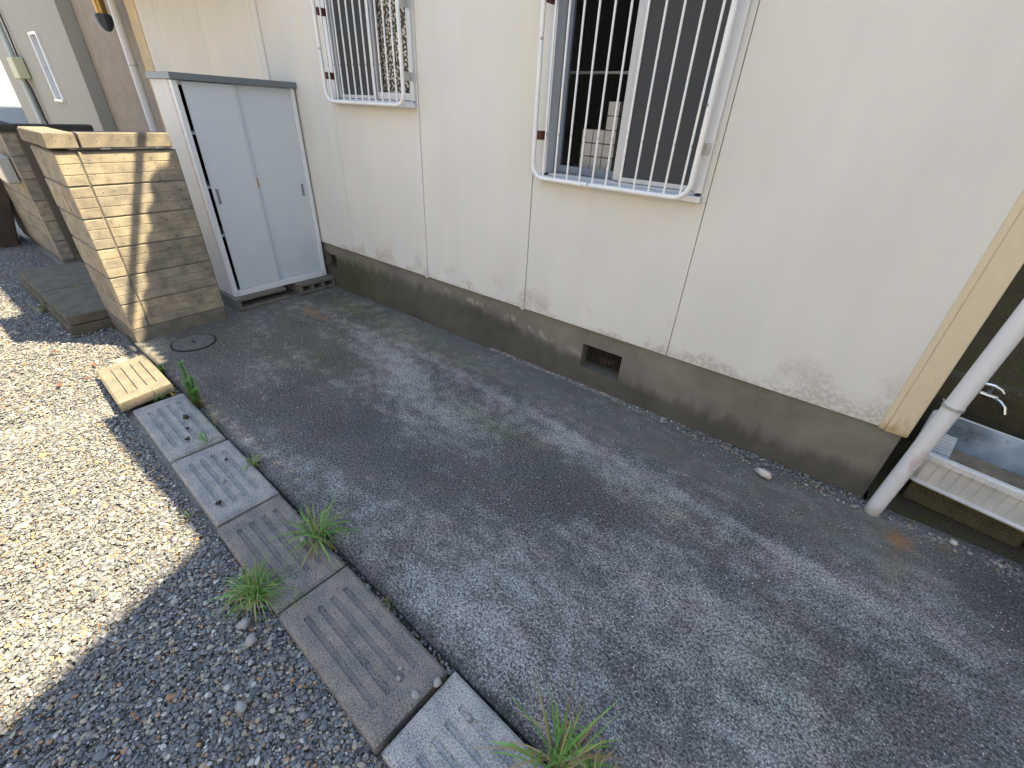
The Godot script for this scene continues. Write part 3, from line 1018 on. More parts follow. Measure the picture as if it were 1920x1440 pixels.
func build_house() -> void:
	var h := thing("house", "cream panelled house with a bare grey concrete foundation", "house", Vector3.ZERO)
	var yS := .442
	var yT := 3.9
	# siding panels with the window openings left free
	var js := [-7.15, -6.69, -5.69, -4.69, -3.687, -2.685, -1.692, -.633, .451]
	var big := [-1.630, -.660, 1.303, 2.45]
	var small := [-3.640, -2.700, 1.632, 2.62]
	for i in js.size() - 1:
		var b := B.new()
		var x0: float = js[i] + .0014
		var x1: float = js[i + 1] - .0014
		var hole: Array = []
		if i == 4: hole = small
		if i == 6: hole = big
		if hole.is_empty():
			panel_piece(b, x0, x1, yS, yT)
		else:
			panel_piece(b, x0, x1, yS, hole[2])
			panel_piece(b, x0, x1, hole[3], yT)
			panel_piece(b, x0, hole[0] + .01, hole[2], hole[3])
			panel_piece(b, hole[1] - .01, x1, hole[2], hole[3])
		part("siding_panel", b, M.wall, h)
	# cover strips beside some joints
	for x in [-4.575, -2.685, -1.692, -.633]:
		var b := B.new()
		var w := .055 if x == -4.575 else .03
		b.bx(x - w - .003, x - .003, yS - .010, yT, -.0295, .0035 if x != -4.575 else .014, .002)
		if x == -.633: continue
		part("cover_strip", b, M.wall, h)
	# backing so that joints are dark lines
	var bk := B.new()
	bk.bx(-7.15, -3.66, yS + .004, yT, -.10, -.032)
	bk.bx(-3.66, -2.68, yS + .004, 1.60, -.10, -.032)
	bk.bx(-3.66, -2.68, 2.65, yT, -.10, -.032)
	bk.bx(-2.68, -1.65, yS + .004, yT, -.10, -.032)
	bk.bx(-1.65, -.64, yS + .004, 1.28, -.10, -.032)
	bk.bx(-1.65, -.64, 2.48, yT, -.10, -.032)
	bk.bx(-.64, .45, yS + .004, yT, -.10, -.032)
	part("wall_backing", bk, M.gap, h)
	# corner posts
	var cp := B.new()
	cp.bx(.455, .545, yS - .012, yT, -.09, .006, .004)
	cp.bx(.451 - .022, .455, yS - .006, yT, -.028, .004, .002)
	var post := part("corner_post", cp, M.corner, h)
	post.set_meta("label", "tan corner post with rust at its foot beside the right downpipe")
	var cp2 := B.new()
	cp2.bx(-7.42, -7.153, yS - .012, yT, -.09, .006, .004)
	part("corner_post", cp2, M.post, h)
	# foundation with two vent openings
	var fb := B.new()
	var zf := -.02
	var xs := [-7.42, -4.235, -4.045, -1.196, -.906, .53]
	for i in xs.size() - 1:
		var x0: float = xs[i]; var x1: float = xs[i + 1]
		if i == 1 or i == 3:
			var v0 := .148 if i == 3 else .20
			var v1 := .324 if i == 3 else .335
			fb.quad(Vector3(x0, -.12, zf), Vector3(x1, -.12, zf), Vector3(x1, v0, zf), Vector3(x0, v0, zf), Vector3(0, 0, 1))
			fb.quad(Vector3(x0, v1, zf), Vector3(x1, v1, zf), Vector3(x1, yS + .002, zf), Vector3(x0, yS + .002, zf), Vector3(0, 0, 1))
			var d := .11
			fb.quad(Vector3(x0, v0, zf), Vector3(x1, v0, zf), Vector3(x1, v0 + .012, zf - d), Vector3(x0, v0 + .012, zf - d), Vector3(0, 1, .1))
			fb.quad(Vector3(x0, v1, zf), Vector3(x1, v1, zf), Vector3(x1, v1, zf - d), Vector3(x0, v1, zf - d), Vector3(0, -1, 0))
			fb.quad(Vector3(x0, v0, zf), Vector3(x0, v1, zf), Vector3(x0, v1, zf - d), Vector3(x0, v0, zf - d), Vector3(1, 0, 0))
			fb.quad(Vector3(x1, v0, zf), Vector3(x1, v1, zf), Vector3(x1, v1, zf - d), Vector3(x1, v0, zf - d), Vector3(-1, 0, 0))
		else:
			fb.quad(Vector3(x0, -.12, zf), Vector3(x1, -.12, zf), Vector3(x1, yS + .002, zf), Vector3(x0, yS + .002, zf), Vector3(0, 0, 1))
	fb.quad(Vector3(.53, -.12, zf), Vector3(.53, -.12, -6.0), Vector3(.53, yS, -6.0), Vector3(.53, yS, zf), Vector3(1, 0, 0))
	part("foundation", fb, M.found, h)
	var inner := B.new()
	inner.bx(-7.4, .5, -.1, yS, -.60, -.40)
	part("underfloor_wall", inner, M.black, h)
	# vents
	for vi in 2:
		var x0: float = -1.196 if vi == 0 else -4.235
		var x1: float = -.906 if vi == 0 else -4.045
		var v0: float = .148 if vi == 0 else .20
		var v1: float = .324 if vi == 0 else .335
		var t := thing("foundation_vent", "rusty barred foundation vent below the large window" if vi == 0 else "dark foundation vent half hidden behind the steel cabinet", "vent", Vector3((x0 + x1) * .5, v0, zf), "vents in the concrete foundation")
		var fr := B.new()
		fr.bx(x0 + .003, x1 - .003, v0 + .012, v0 + .028, zf - .075, zf - .06, .001)
		part("vent_frame", fr, M.iron, t, -t.position)
		fr = B.new()
		fr.bx(x0 + .003, x1 - .003, v1 - .014, v1 - .002, zf - .075, zf - .06, .001)
		part("vent_frame", fr, M.iron, t, -t.position)
		var bb := B.new()
		bb.bx(-.004, .004, v0 + .029, v1 - .015, zf - .073, zf - .063, .001)
		var bm := bb.commit()
		var cnt := 15 if vi == 0 else 9
		for k in cnt:
			part("bar", bm, M.iron, t, Vector3(lerp(x0 + .016, x1 - .016, k / float(cnt - 1)), 0, 0) - t.position)
		if vi == 0:
			var pl := B.new()
			pl.bx(x0 + .10, x1 - .07, v0 + .045, v0 + .078, zf - .090, zf - .080, .001)
			for k in 6: pl.bx(x0 + .105 + k * .022, x0 + .115 + k * .022, v0 + .03, v0 + .045, zf - .090, zf - .080)
			part("slide_plate", pl, M.vent_plate, t, -t.position)
	# windows and rooms
	window(h, small[0], small[1], small[2], small[3], -3.17, true)
	window(h, big[0], big[1], big[2], big[3], -1.150, false)
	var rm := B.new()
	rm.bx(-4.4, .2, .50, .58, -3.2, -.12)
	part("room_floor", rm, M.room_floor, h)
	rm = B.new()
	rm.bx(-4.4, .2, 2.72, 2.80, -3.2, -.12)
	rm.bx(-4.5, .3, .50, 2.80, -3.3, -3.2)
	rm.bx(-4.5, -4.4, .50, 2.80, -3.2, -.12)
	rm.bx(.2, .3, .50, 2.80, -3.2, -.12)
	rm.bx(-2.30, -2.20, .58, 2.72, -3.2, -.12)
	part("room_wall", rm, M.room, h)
	# body of the house, side and back walls
	var bd := B.new()
	bd.bx(.44, .53, yS, 3.9, -6.0, -.092)
	bd.bx(-7.4, .53, yS, 3.9, -6.1, -6.0)
	bd.bx(-7.4, -7.3, -.1, 3.9, -6.0, -.092)
	part("side_wall", bd, M.trim, h)
	# roof with scalloped tile edge, gutter and an unseen canopy shaped for its shadow
	var rf := B.new()
	var rx := -2.6
	while rx < .95:
		var k := 0
		for q in 6:
			var a0 := rx + .1 * q / 6.0
			var a1 := rx + .1 * (q + 1) / 6.0
			var eb := .140 if rx < -1.55 else .20
			var e0 := eb + .045 * sin(PI * q / 6.0)
			var e1 := eb + .045 * sin(PI * (q + 1) / 6.0)
			var t0 := Vector3(a0, 4.0, e0); var t1 := Vector3(a1, 4.0, e1)
			var b0 := Vector3(a0, 6.0, -6.3); var b1 := Vector3(a1, 6.0, -6.3)
			rf.quad(t0, t1, b1, b0, Vector3(0, .95, .3).normalized())
			var dn := Vector3(0, -.05, 0)
			rf.quad(t0 + dn, t1 + dn, b1 + dn, b0 + dn, Vector3(0, -.95, -.3).normalized())
			rf.quad(t0, t1, t1 + dn, t0 + dn, Vector3(0, 0, 1))
		rx += .1
	var l0 := Vector3(-7.6, 3.97, .085); var l1 := Vector3(-2.6, 3.97, .085)
	rf.quad(l0, l1, Vector3(-2.6, 5.97, -6.3), Vector3(-7.6, 5.97, -6.3), Vector3(0, .95, .3).normalized())
	rf.quad(l0, l1, l1 + Vector3(0, -.06, 0), l0 + Vector3(0, -.06, 0), Vector3(0, 0, 1))
	rf.bx(-7.7, -2.78, 3.88, 3.965, -.2, .62, .01)  # eave slab added out of view to shade the far wall and step
	part("roof", rf, M.roof, h)
	var gt := B.new()
	gt.bx(-2.9, .95, 3.97, 4.01, .228, .28, .01)
	for x in [-2.8, -1.9, -.95, 0.0, .9]: gt.bx(x - .008, x + .008, 3.96, 3.97, 0.0, .25)
	part("roof_gutter", gt, M.alu_dark, h)
	var bl := B.new()
	bl.bx(-1.05, .35, 3.86, 4.0, .29, .665, .01)  # unseen, placed to cast the step in the gravel shadow
	part("unseen_shadow_canopy", bl, M.alu_dark, h)
	var ec := B.new()
	ec.bx(-7.7, -4.25, 2.86, 2.94, .002, 1.0, .01)  # added out of view to darken the left wall and recess
	part("added_shade_canopy", ec, M.alu_dark, h)
	window_guard(-1.628, -.700, 1.322, 2.32, .10, -1.556, -.742, [1.54, 2.14], "white tube guard over the large right window")
	window_guard(-3.612, -2.720, 1.648, 2.52, .10, -3.544, -2.795, [1.812, 2.19], "white tube guard over the small window above the cabinet")
	# white boxes standing inside the large window
	var bxm := B.new()
	bxm.box(Vector3(0, .0335, 0), Vector3(.070, .067, .10), .003)
	var mesh := bxm.commit()
	var names := ["bottom", "second", "third", "fourth", "top"]
	var columns := [[-1.450, 3, "left"], [-1.376, 3, "middle"], [-1.302, 5, "tall right"]]
	for col in columns:
		for k in col[1]:
			var nm: String = names[k] if k < col[1] - 1 else "topmost"
			solo("white_box", mesh, M.box_white, "white box inside the large window, %s one of the %s stack" % [nm, col[2]], "box", Vector3(col[0], 1.372 + k * .0705, -.235), "white boxes stacked inside the window")
	var sh := B.new()
	sh.bx(-1.60, -.75, 1.335, 1.370, -.36, -.14, .003)
	part("inner_shelf", sh, M.room_floor, h)
	var rod := B.new()
	rod.tube([Vector3(-2.19, 1.877, -.5), Vector3(-.3, 1.877, -.5)], .008, 8)  # stands in for a bright line reflected in the pane
	solo("reflection_rod", rod, M.white_tube, "white rod standing in for a reflected line in the large window", "rod")

func build_adjoining() -> void:
	# the entrance recess and the front of the adjoining house farther left
	var h := thing("adjoining_house", "greyish panelled house front with a pink stucco recess farther left", "house", Vector3(-10, 0, 0))
	var o := -h.position
	var b := B.new()
	b.bx(-10.0, -7.40, -.1, 4.0, -.30, -.18)
	part("stucco_wall", b, M.stucco, h, o)
	var ed := B.new()
	ed.bx(-10.03, -10.0, .3, 4.0, -.179, .0, .003)
	part("siding_return", ed, M.siding_edge, h, o)
	var x := -10.035
	for i in 11:
		var q := B.new()
		var x1 := x - .46
		if i == 3 or i == 4:
			q.bx(x1 + .003, x, .3, 1.46, -.03, 0.0, .003)
			q.bx(x1 + .003, x, 2.38, 4.0, -.03, 0.0, .003)
			if i == 3: q.bx(-11.50, x, 1.46, 2.38, -.03, 0.0, .003)
			if i == 4: q.bx(x1 + .003, -11.96, 1.46, 2.38, -.03, 0.0, .003)
		else:
			q.bx(x1 + .003, x, .3, 4.0, -.03, 0.0, .003)
		part("siding_panel", q, M.siding_old, h, o)
		x = x1
	var bk := B.new()
	bk.bx(-15.1, -10.04, -.1, 4.0, -.3, -.20)
	part("wall_backing", bk, M.gap, h, o)
	bk = B.new()
	bk.bx(-15.1, -10.04, -.1, 4.0, -6.0, -5.9)
	part("wall_backing", bk, M.gap, h, o)
	var fd := B.new()
	fd.bx(-15.1, -10.03, -.1, .295, -.2, -.02)
	part("foundation", fd, M.concrete, h, o)
	var w := B.new()
	w.bx(-11.96, -11.92, 1.46, 2.38, -.15, .03, .003)
	w.bx(-11.54, -11.50, 1.46, 2.38, -.15, .03, .003)
	w.bx(-11.92, -11.54, 2.34, 2.38, -.15, .03, .003)
	w.bx(-11.98, -11.48, 1.42, 1.46, -.15, .045, .003)
	var win := part("slit_window", w, M.white_tube, h, o)
	var pn := B.new()
	pn.bx(-11.92, -11.54, 1.46, 2.34, -.14, -.13)
	var pm := mat(Color(.05, .06, .09), 0.1)
	part("pane", pn, pm, win)
	var rf := B.new()
	rf.bx(-15.4, -7.5, 4.0, 4.1, -6.2, .25)
	part("roof", rf, M.roof, h, o)
	# lantern beside the recess
	var l := thing("wall_lamp", "brass tube wall lamp with a dark domed cap on the stucco", "lamp", Vector3(-8.15, 2.30, .03))
	var q2 := B.new()
	q2.tube([Vector3(0, .09, 0), Vector3(0, .5, 0)], [.055, .062], 20)
	part("lamp_tube", q2, M.brass, l)
	var cp := B.new()
	var pts := []
	var rr := []
	for i in 9:
		var t := PI * .5 * i / 8.0
		pts.append(Vector3(0, .095 - .15 * sin(t), 0)); rr.append(.088 * cos(t) + .004)
	cp.tube(pts, rr, 20)
	cp.tube([Vector3(0, .095, 0), Vector3(0, .115, 0)], [.092, .07], 20)
	part("lamp_cap", cp, M.lamp_cap, l)
	var ar := B.new()
	ar.tube([Vector3(0, .35, -.04), Vector3(0, .35, -.208)], .02, 10)
	part("lamp_arm", ar, M.brass, l)
	# meter box with its conduit
	var mb := thing("meter_box", "cream electric meter box on the siding beyond the slit window", "meter box", Vector3(-13.3, 1.73, 0))
	var m1 := B.new()
	m1.bx(-.2, .2, 0, .33, .004, .17, .02)
	part("box_case", m1, M.meter, mb)
	var m2 := B.new()
	m2.tube([Vector3(-.14, 0, .08), Vector3(-.14, -1.75, .08)], .045, 12)
	m2.tube([Vector3(-.14, .33, .08), Vector3(-.14, 1.6, .08)], .045, 12)
	part("conduit", m2, M.conduit, mb)
	var m3 := B.new()
	m3.tube([Vector3(.08, 0, .08), Vector3(.10, -.2, .06), Vector3(.06, -.6, .05), Vector3(.08, -.9, .03)], .02, 8)
	part("cable", m3, M.cable, mb)
	m3 = B.new()
	m3.tube([Vector3(.12, .33, .06), Vector3(.10, .7, .04), Vector3(.0, 1.3, .03)], .012, 8)
	part("cable", m3, M.cable, mb)
	# bright sunlit house end beyond
	var fh := thing("white_house", "sunlit white house end at the far left edge", "house", Vector3(-17, 0, 0))
	var fw := B.new()
	fw.bx(-.1, 2.0, -.1, 5.0, -6.0, .9, .01)
	part("house_wall", fw, M.plaster_white, fh, Vector3(-2, 0, 0))
	var fr := B.new()
	fr.bx(.0, .06, .2, 2.2, -.9, .3, .004)
	var dw := part("door", fr, M.alu, fh)
	var fp := B.new()
	fp.bx(.061, .068, .35, 2.1, -.78, .18)
	part("door_pane", fp, mat(Color(.42, .50, .56), .2), fh)
	# leaning rack
	var rk := thing("wooden_rack", "dark brown wooden rack leaning by the far block wall", "rack", Vector3(-8.2, -.03, 1.86))
	rk.rotation_degrees = Vector3(-14, 6, 0)
	var s := B.new()
	s.bx(-.5, -.465, 0, .92, -.1, .1, .004)
	part("rack_side", s, M.wood_dark, rk)
	s = B.new()
	s.bx(.115, .15, 0, .92, -.1, .1, .004)
	part("rack_side", s, M.wood_dark, rk)
	for y in [.02, .32, .62, .89]:
		var sf := B.new()
		sf.bx(-.465, .115, y, y + .025, -.098, .098, .003)
		part("shelf", sf, M.wood_dark, rk)
	var bkk := B.new()
	bkk.bx(-.48, .13, .0, .92, -.112, -.101)
	part("rack_back", bkk, M.black, rk)

func build_neighbour() -> void:
	var h := thing("neighbour_house", "tall neighbouring house across the side passage", "house", Vector3(3, 0, 0))
	var o := -h.position
	var b := B.new()
	b.bx(2.62, 9.0, -.1, 5.6, -8.0, 2.6)
	part("house_wall", b, M.trim, h, o)
	# gable roof falling towards the street
	var r := B.new()
	var t0 := Vector3(2.35, 8.0, -1.02); var t1 := Vector3(9.3, 8.0, -1.02)
	var e0 := Vector3(2.35, 5.3, 3.52); var e1 := Vector3(9.3, 5.3, 3.52)
	var k0 := Vector3(2.35, 4.2, -7.4); var k1 := Vector3(9.3, 4.2, -7.4)
	var dn := Vector3(0, -.15, 0)
	r.quad(t0, t1, e1, e0, Vector3(0, .85, .5).normalized())
	r.quad(t0 + dn, t1 + dn, e1 + dn, e0 + dn, Vector3(0, -.85, -.5).normalized())
	r.quad(t0, t1, k1, k0, Vector3(0, .85, -.5).normalized())
	r.quad(t0, e0, e0 + dn, t0 + dn, Vector3(-1, 0, 0))
	r.quad(e0, e1, e1 + dn, e0 + dn, Vector3(0, 0, 1))
	part("roof", r, M.roof, h, o)
	# gable wall under the ridge
	var g := B.new()
	g.tri(Vector3(2.62, 5.6, 2.6), Vector3(2.62, 7.8, -.96), Vector3(2.62, 5.6, -4.6), Vector3(-1, 0, 0))
	part("gable", g, M.trim, h, o)

func build_opposite() -> void:
	var h := thing("opposite_house", "long pale house across the drive", "house", Vector3(-3, 0, 8.0))
	var b := B.new()
	b.bx(-11, 9, -.1, 5.2, .0, 6.0)
	part("house_wall", b, M.opp, h)
	var r := B.new()
	r.bx(-11.4, 9.4, 5.2, 5.32, -.35, 6.3)
	part("roof", r, M.roof, h)
	var gd := B.new()  # dark slats added so the window panes across the drive reflect less light
	for k in 14: gd.bx(-5.6, .4, .0 + k * .27, .264 + k * .27, -.05, -.003, .006)
	part("added_reflection_panel", gd, mat(Color(.05, .052, .055), .6), h)
	for i in 5:
		if i == 1 or i == 2: continue
		var w := B.new()
		w.bx(-9.0 + i * 3.8, -7.4 + i * 3.8, .9, 2.1, -.03, .0, .004)
		var f := part("window", w, M.alu, h)
		var p := B.new()
		p.bx(-8.95 + i * 3.8, -7.45 + i * 3.8, .95, 2.05, -.036, -.031)
		part("pane", p, mat(Color(.03, .035, .04), .05), f)

func build_block_walls() -> void:
	var xw := -4.074
	var zw := 1.747
	var th := .113
	var w := thing("block_wall", "tan concrete block wall with coping beside the steel cabinet", "wall", Vector3(xw, 0, zw))
	var o := -w.position
	var m := B.new()
	# mortar body, a little behind the faces
	m.bx(xw - .10, xw - .007, .0, 1.30, 1.08, zw - .007)
	m.bx(-4.655, xw - .10, .0, 1.30, zw - th + .007, zw - .007)
	part("mortar", m, M.mortar, w, o)
	var base := B.new()
	base.bx(xw - .115, xw + .004, -.08, .098, 1.09, zw + .004, .006)
	base.bx(-4.66, xw - .115, -.08, .098, zw - th, zw + .004, .006)
	part("footing", base, M.mortar, w, o)
	var k := 0
	for c in 6:
		var y0 := .1025 + .2 * c
		var y1 := y0 + .191
		# end block seen on its end, then full blocks along the wall
		for sp in [[zw - th + .004, zw], [1.245, zw - th - .006], [1.085, 1.236]]:
			if sp[0] == 1.085: continue
			k += 1
			var z0: float = sp[0] if sp[1] == zw else 1.085
			part("block", rib_block(y0, y1, z0, sp[1], .115), block_mat(k * 7 + c * 3), w, Vector3(xw, 0, 0) + o)
		# street side
		for sp in [[-4.655, -4.283], [-4.274, xw - .116]]:
			k += 1
			var b := B.new()
			b.off = Vector2(k * .31, k * .17)
			b.bx(sp[0], sp[1], y0, y1, zw - th, zw + rng.randf_range(-.001, .003), .006)
			part("block", b, block_mat(k * 5 + c), w, o)
	# coping stones
	for sp in [[zw - th - .02, zw + .022], [1.10, zw - th - .032]]:
		var b := B.new()
		b.bx(xw - .125, xw + .022, 1.318, 1.405, sp[0], sp[1], .006)
		part("coping", b, M.coping, w, o)
	var b2 := B.new()
	b2.bx(-4.68, xw - .128, 1.318, 1.405, zw - th - .02, zw + .022, .012)
	part("coping", b2, M.coping, w, o)
	# the second wall
	var x2 := -6.67
	var z2 := 1.603
	var w2 := thing("block_wall", "shaded block wall with dark coping behind the tan one", "wall", Vector3(x2, 0, z2))
	o = -w2.position
	m = B.new()
	m.bx(x2 - .10, x2 - .007, 0, 1.26, .9, z2 - .007)
	m.bx(-8.6, x2 - .10, 0, 1.26, z2 - th + .007, z2 - .007)
	part("mortar", m, M.mortar, w2, o)
	for c in 6:
		var y0 := .0525 + .2 * c
		var y1 := y0 + .191
		for sp in [[z2 - th + .004, z2], [1.10, z2 - th - .006]]:
			k += 1
			part("block", rib_block(y0, y1, sp[0], sp[1], .115), block_mat(k * 3 + c), w2, Vector3(x2, 0, 0) + o)
		for i in 5:
			k += 1
			var b := B.new()
			b.off = Vector2(k * .31, k * .17)
			b.bx(x2 - .116 - .372 * (i + 1) + .009 if i < 4 else x2 - .116 - .372 * 5, x2 - .116 - .372 * i, y0, y1, z2 - th, z2 + rng.randf_range(-.001, .003), .006)
			part("block", b, block_mat(k * 3 + c), w2, o)
	var cp := B.new()
	cp.bx(x2 - .14, x2 + .02, 1.262, 1.32, .9, z2 + .02, .008)
	part("coping", cp, M.cap_dark, w2, o)
	cp = B.new()
	cp.bx(-8.6, x2 - .143, 1.262, 1.32, z2 - th - .02, z2 + .02, .008)
	part("coping", cp, M.cap_dark, w2, o)
	var ps := B.new()
	ps.bx(x2 + .003, x2 + .06, .12, 1.24, 1.38, 1.505, .004)
	solo("gate_post", ps, M.brown_post, "smooth dark brown post between the two block walls", "post")
	var ml := thing("letter_box", "silver letter box on the street side of the shaded wall", "letter box", Vector3(-6.95, .80, z2))
	var mm := B.new()
	mm.bx(-.16, .16, 0, .24, .004, .10, .012)
	part("box_case", mm, M.steel, ml)
	var md := B.new()
	md.box(Vector3(0, .20, .105), Vector3(.30, .09, .008), .003, Basis(Vector3.RIGHT, -.3))
	part("lid", md, M.alu, ml)
	# step of two concrete slabs in the gateway
	for i in 2:
		var st := B.new()
		st.off = Vector2(i * .4, .2)
		st.bx(-6.27 + i * .84, -5.44 + i * .80, .035, .115, 1.52, 2.0, .012)
		st.bx(-6.20 + i * .84, -5.44 + i * .80, -.06, .034, 1.54, 2.015, .006)
		solo("step_slab", st, M.step, "worn concrete step slab in the gateway, %s" % ["the one nearer the shaded wall", "the one against the tan wall"][i], "step", Vector3.ZERO, "concrete step slabs")

func build_cabinet() -> void:
	var xf := -4.2
	var xb := -4.575
	var z0 := .02
	var z1 := .935
	var y0 := .112
	var y1 := 1.725
	var t := thing("storage_cabinet", "grey steel storage cabinet with two sliding doors, left one ajar", "cabinet", Vector3((xf + xb) * .5, y0, (z0 + z1) * .5))
	var o := -t.position
	var b := B.new()
	# left side panel, textured with rust; u across from the front edge, v down
	var sp := B.new()
	var q := [Vector3(xf - .042, y0, z1), Vector3(xb, y0, z1), Vector3(xb, y1, z1), Vector3(xf - .042, y1, z1)]
	sp.quads(q[0], q[1], q[2], q[3], Vector3(0, 0, 1), Vector3(0, 0, 1), Vector3(0, 0, 1), Vector3(0, 0, 1), Vector2(0, 1), Vector2(1, 1), Vector2(1, 0), Vector2(0, 0))
	sp.bx(xb, xf - .042, y0, y1, z1 - .012, z1 - .001)
	part("side_panel", sp, M.cab_side, t, o)
	b = B.new()
	b.bx(xb, xf - .042, y0, y1, z0, z0 + .012, .001)
	b.bx(xb, xb + .01, y0, y1, z0 + .012, z1 - .012)
	b.bx(xb + .01, xf - .05, y0, y0 + .012, z0 + .012, z1 - .012)
	part("carcass", b, M.cab_side, t, o)
	# front frame
	b = B.new()
	b.bx(xf - .041, xf, y0, y1, z1 - .036, z1 + .001, .003)
	b.bx(xf - .041, xf, y0, y1, z0 - .001, z0 + .030, .003)
	b.bx(xf - .041, xf + .001, y0 - .002, y0 + .050, z0 + .030, z1 - .036, .003)
	b.bx(xf - .041, xf - .030, y1 - .03, y1, z0 + .030, z1 - .036, .002)
	part("front_frame", b, M.cab_frame, t, o)
	b = B.new()
	for p in [Vector2(.018, .03), Vector2(.045, .02), Vector2(.02, .01)]:
		for s in 2:
			var zz: float = z1 - p.x if s == 0 else z0 + p.x
			b.tube([Vector3(xf - .002, y0 + p.y, zz), Vector3(xf + .003, y0 + p.y, zz)], .004, 8)
	part("screw", b, M.iron, t, o)
	# roof plate
	b = B.new()
	b.bx(xb - .03, xf + .026, y1 + .001, y1 + .044, z0 - .012, z1 + .012, .003)
	part("roof_plate", b, M.cab_roof, t, o)
	# doors: the left one slid a little to the right
	var dz := .524
	var dl := B.new()
	dl.bx(xf - .022, xf - .010, y0 + .052, y1 - .004, dz - .01, z1 - .066, .003)
	dl.bx(xf - .010, xf - .006, y0 + .052, y1 - .004, dz - .008, dz - .001, .001)
	var d1 := part("sliding_door", dl, M.cab, t, o)
	var dr := B.new()
	dr.bx(xf - .038, xf - .026, y0 + .052, y1 - .004, z0 + .031, dz + .04, .003)
	var d2 := part("sliding_door", dr, M.cab, t, o)
	# let the right door sit just behind: a bright edge strip between
	b = B.new()
	b.bx(xf - .026, xf - .005, y0 + .053, y1 - .006, dz - .0175, dz - .0105, .0005)
	part("door_edge", b, M.cab_frame, d1)
	b = B.new()
	b.bx(xf - .0225, xf - .0085, .885, 1.0, z1 - .112, z1 - .088)
	part("handle_recess", b, M.recess, d1)
	b = B.new()
	b.bx(xf - .039, xf - .0245, .88, .985, z0 + .062, z0 + .086)
	part("handle_recess", b, M.recess, d2)
	b = B.new()
	b.bx(xf - .039, xf - .022, .985, 1.06, dz - .043, dz - .018, .002)
	b.tube([Vector3(xf - .0225, 1.03, dz - .03), Vector3(xf - .018, 1.03, dz - .03)], .006, 8)
	part("lock_plate", b, M.brass_plate, d2)
	# inner shelves seen in the gap
	for y in [.62, 1.0, 1.38]:
		b = B.new()
		b.bx(xb + .01, xf - .05, y, y + .022, z0 + .02, z1 - .02, .002)
		part("shelf", b, M.cab_frame, t, o)
	var inn := B.new()
	inn.bx(xb + .011, xb + .014, y0 + .02, y1 - .02, z0 + .02, z1 - .02)
	inn.bx(xb + .015, xf - .045, y0 + .02, y1 - .02, z1 - .0165, z1 - .0125)
	part("inner_lining", inn, M.black, t, o)
	# the concrete blocks it stands on
	var c1 := B.new()
	var X0 := -4.56; var X1 := -4.135
	c1.bx(X0, X1, .080, .110, .50, .962, .006)
	c1.bx(X0, X1, .0, .026, .48, .958, .006)
	c1.bx(X0, X1, .027, .079, .92, .958, .004)
	c1.bx(X0, X0 + .1, .027, .079, .5, .919, .004)
	solo("support_block", c1, M.concrete, "hollow concrete block under the left end of the steel cabinet", "concrete block", Vector3.ZERO, "concrete blocks under the cabinet")
	var c2 := B.new()
	c2.bx(X0, X1 + .02, .078, .110, -.015, .375, .005)
	c2.bx(X0, X1 + .015, .004, .030, -.015, .375, .005)
	for z in [.0, .118, .236, .357]: c2.bx(X0, X1 + .017, .031, .077, z - .014, z + .014, .003)
	solo("support_block", c2, M.concrete, "three holed concrete block under the right end of the steel cabinet", "concrete block", Vector3.ZERO, "concrete blocks under the cabinet")

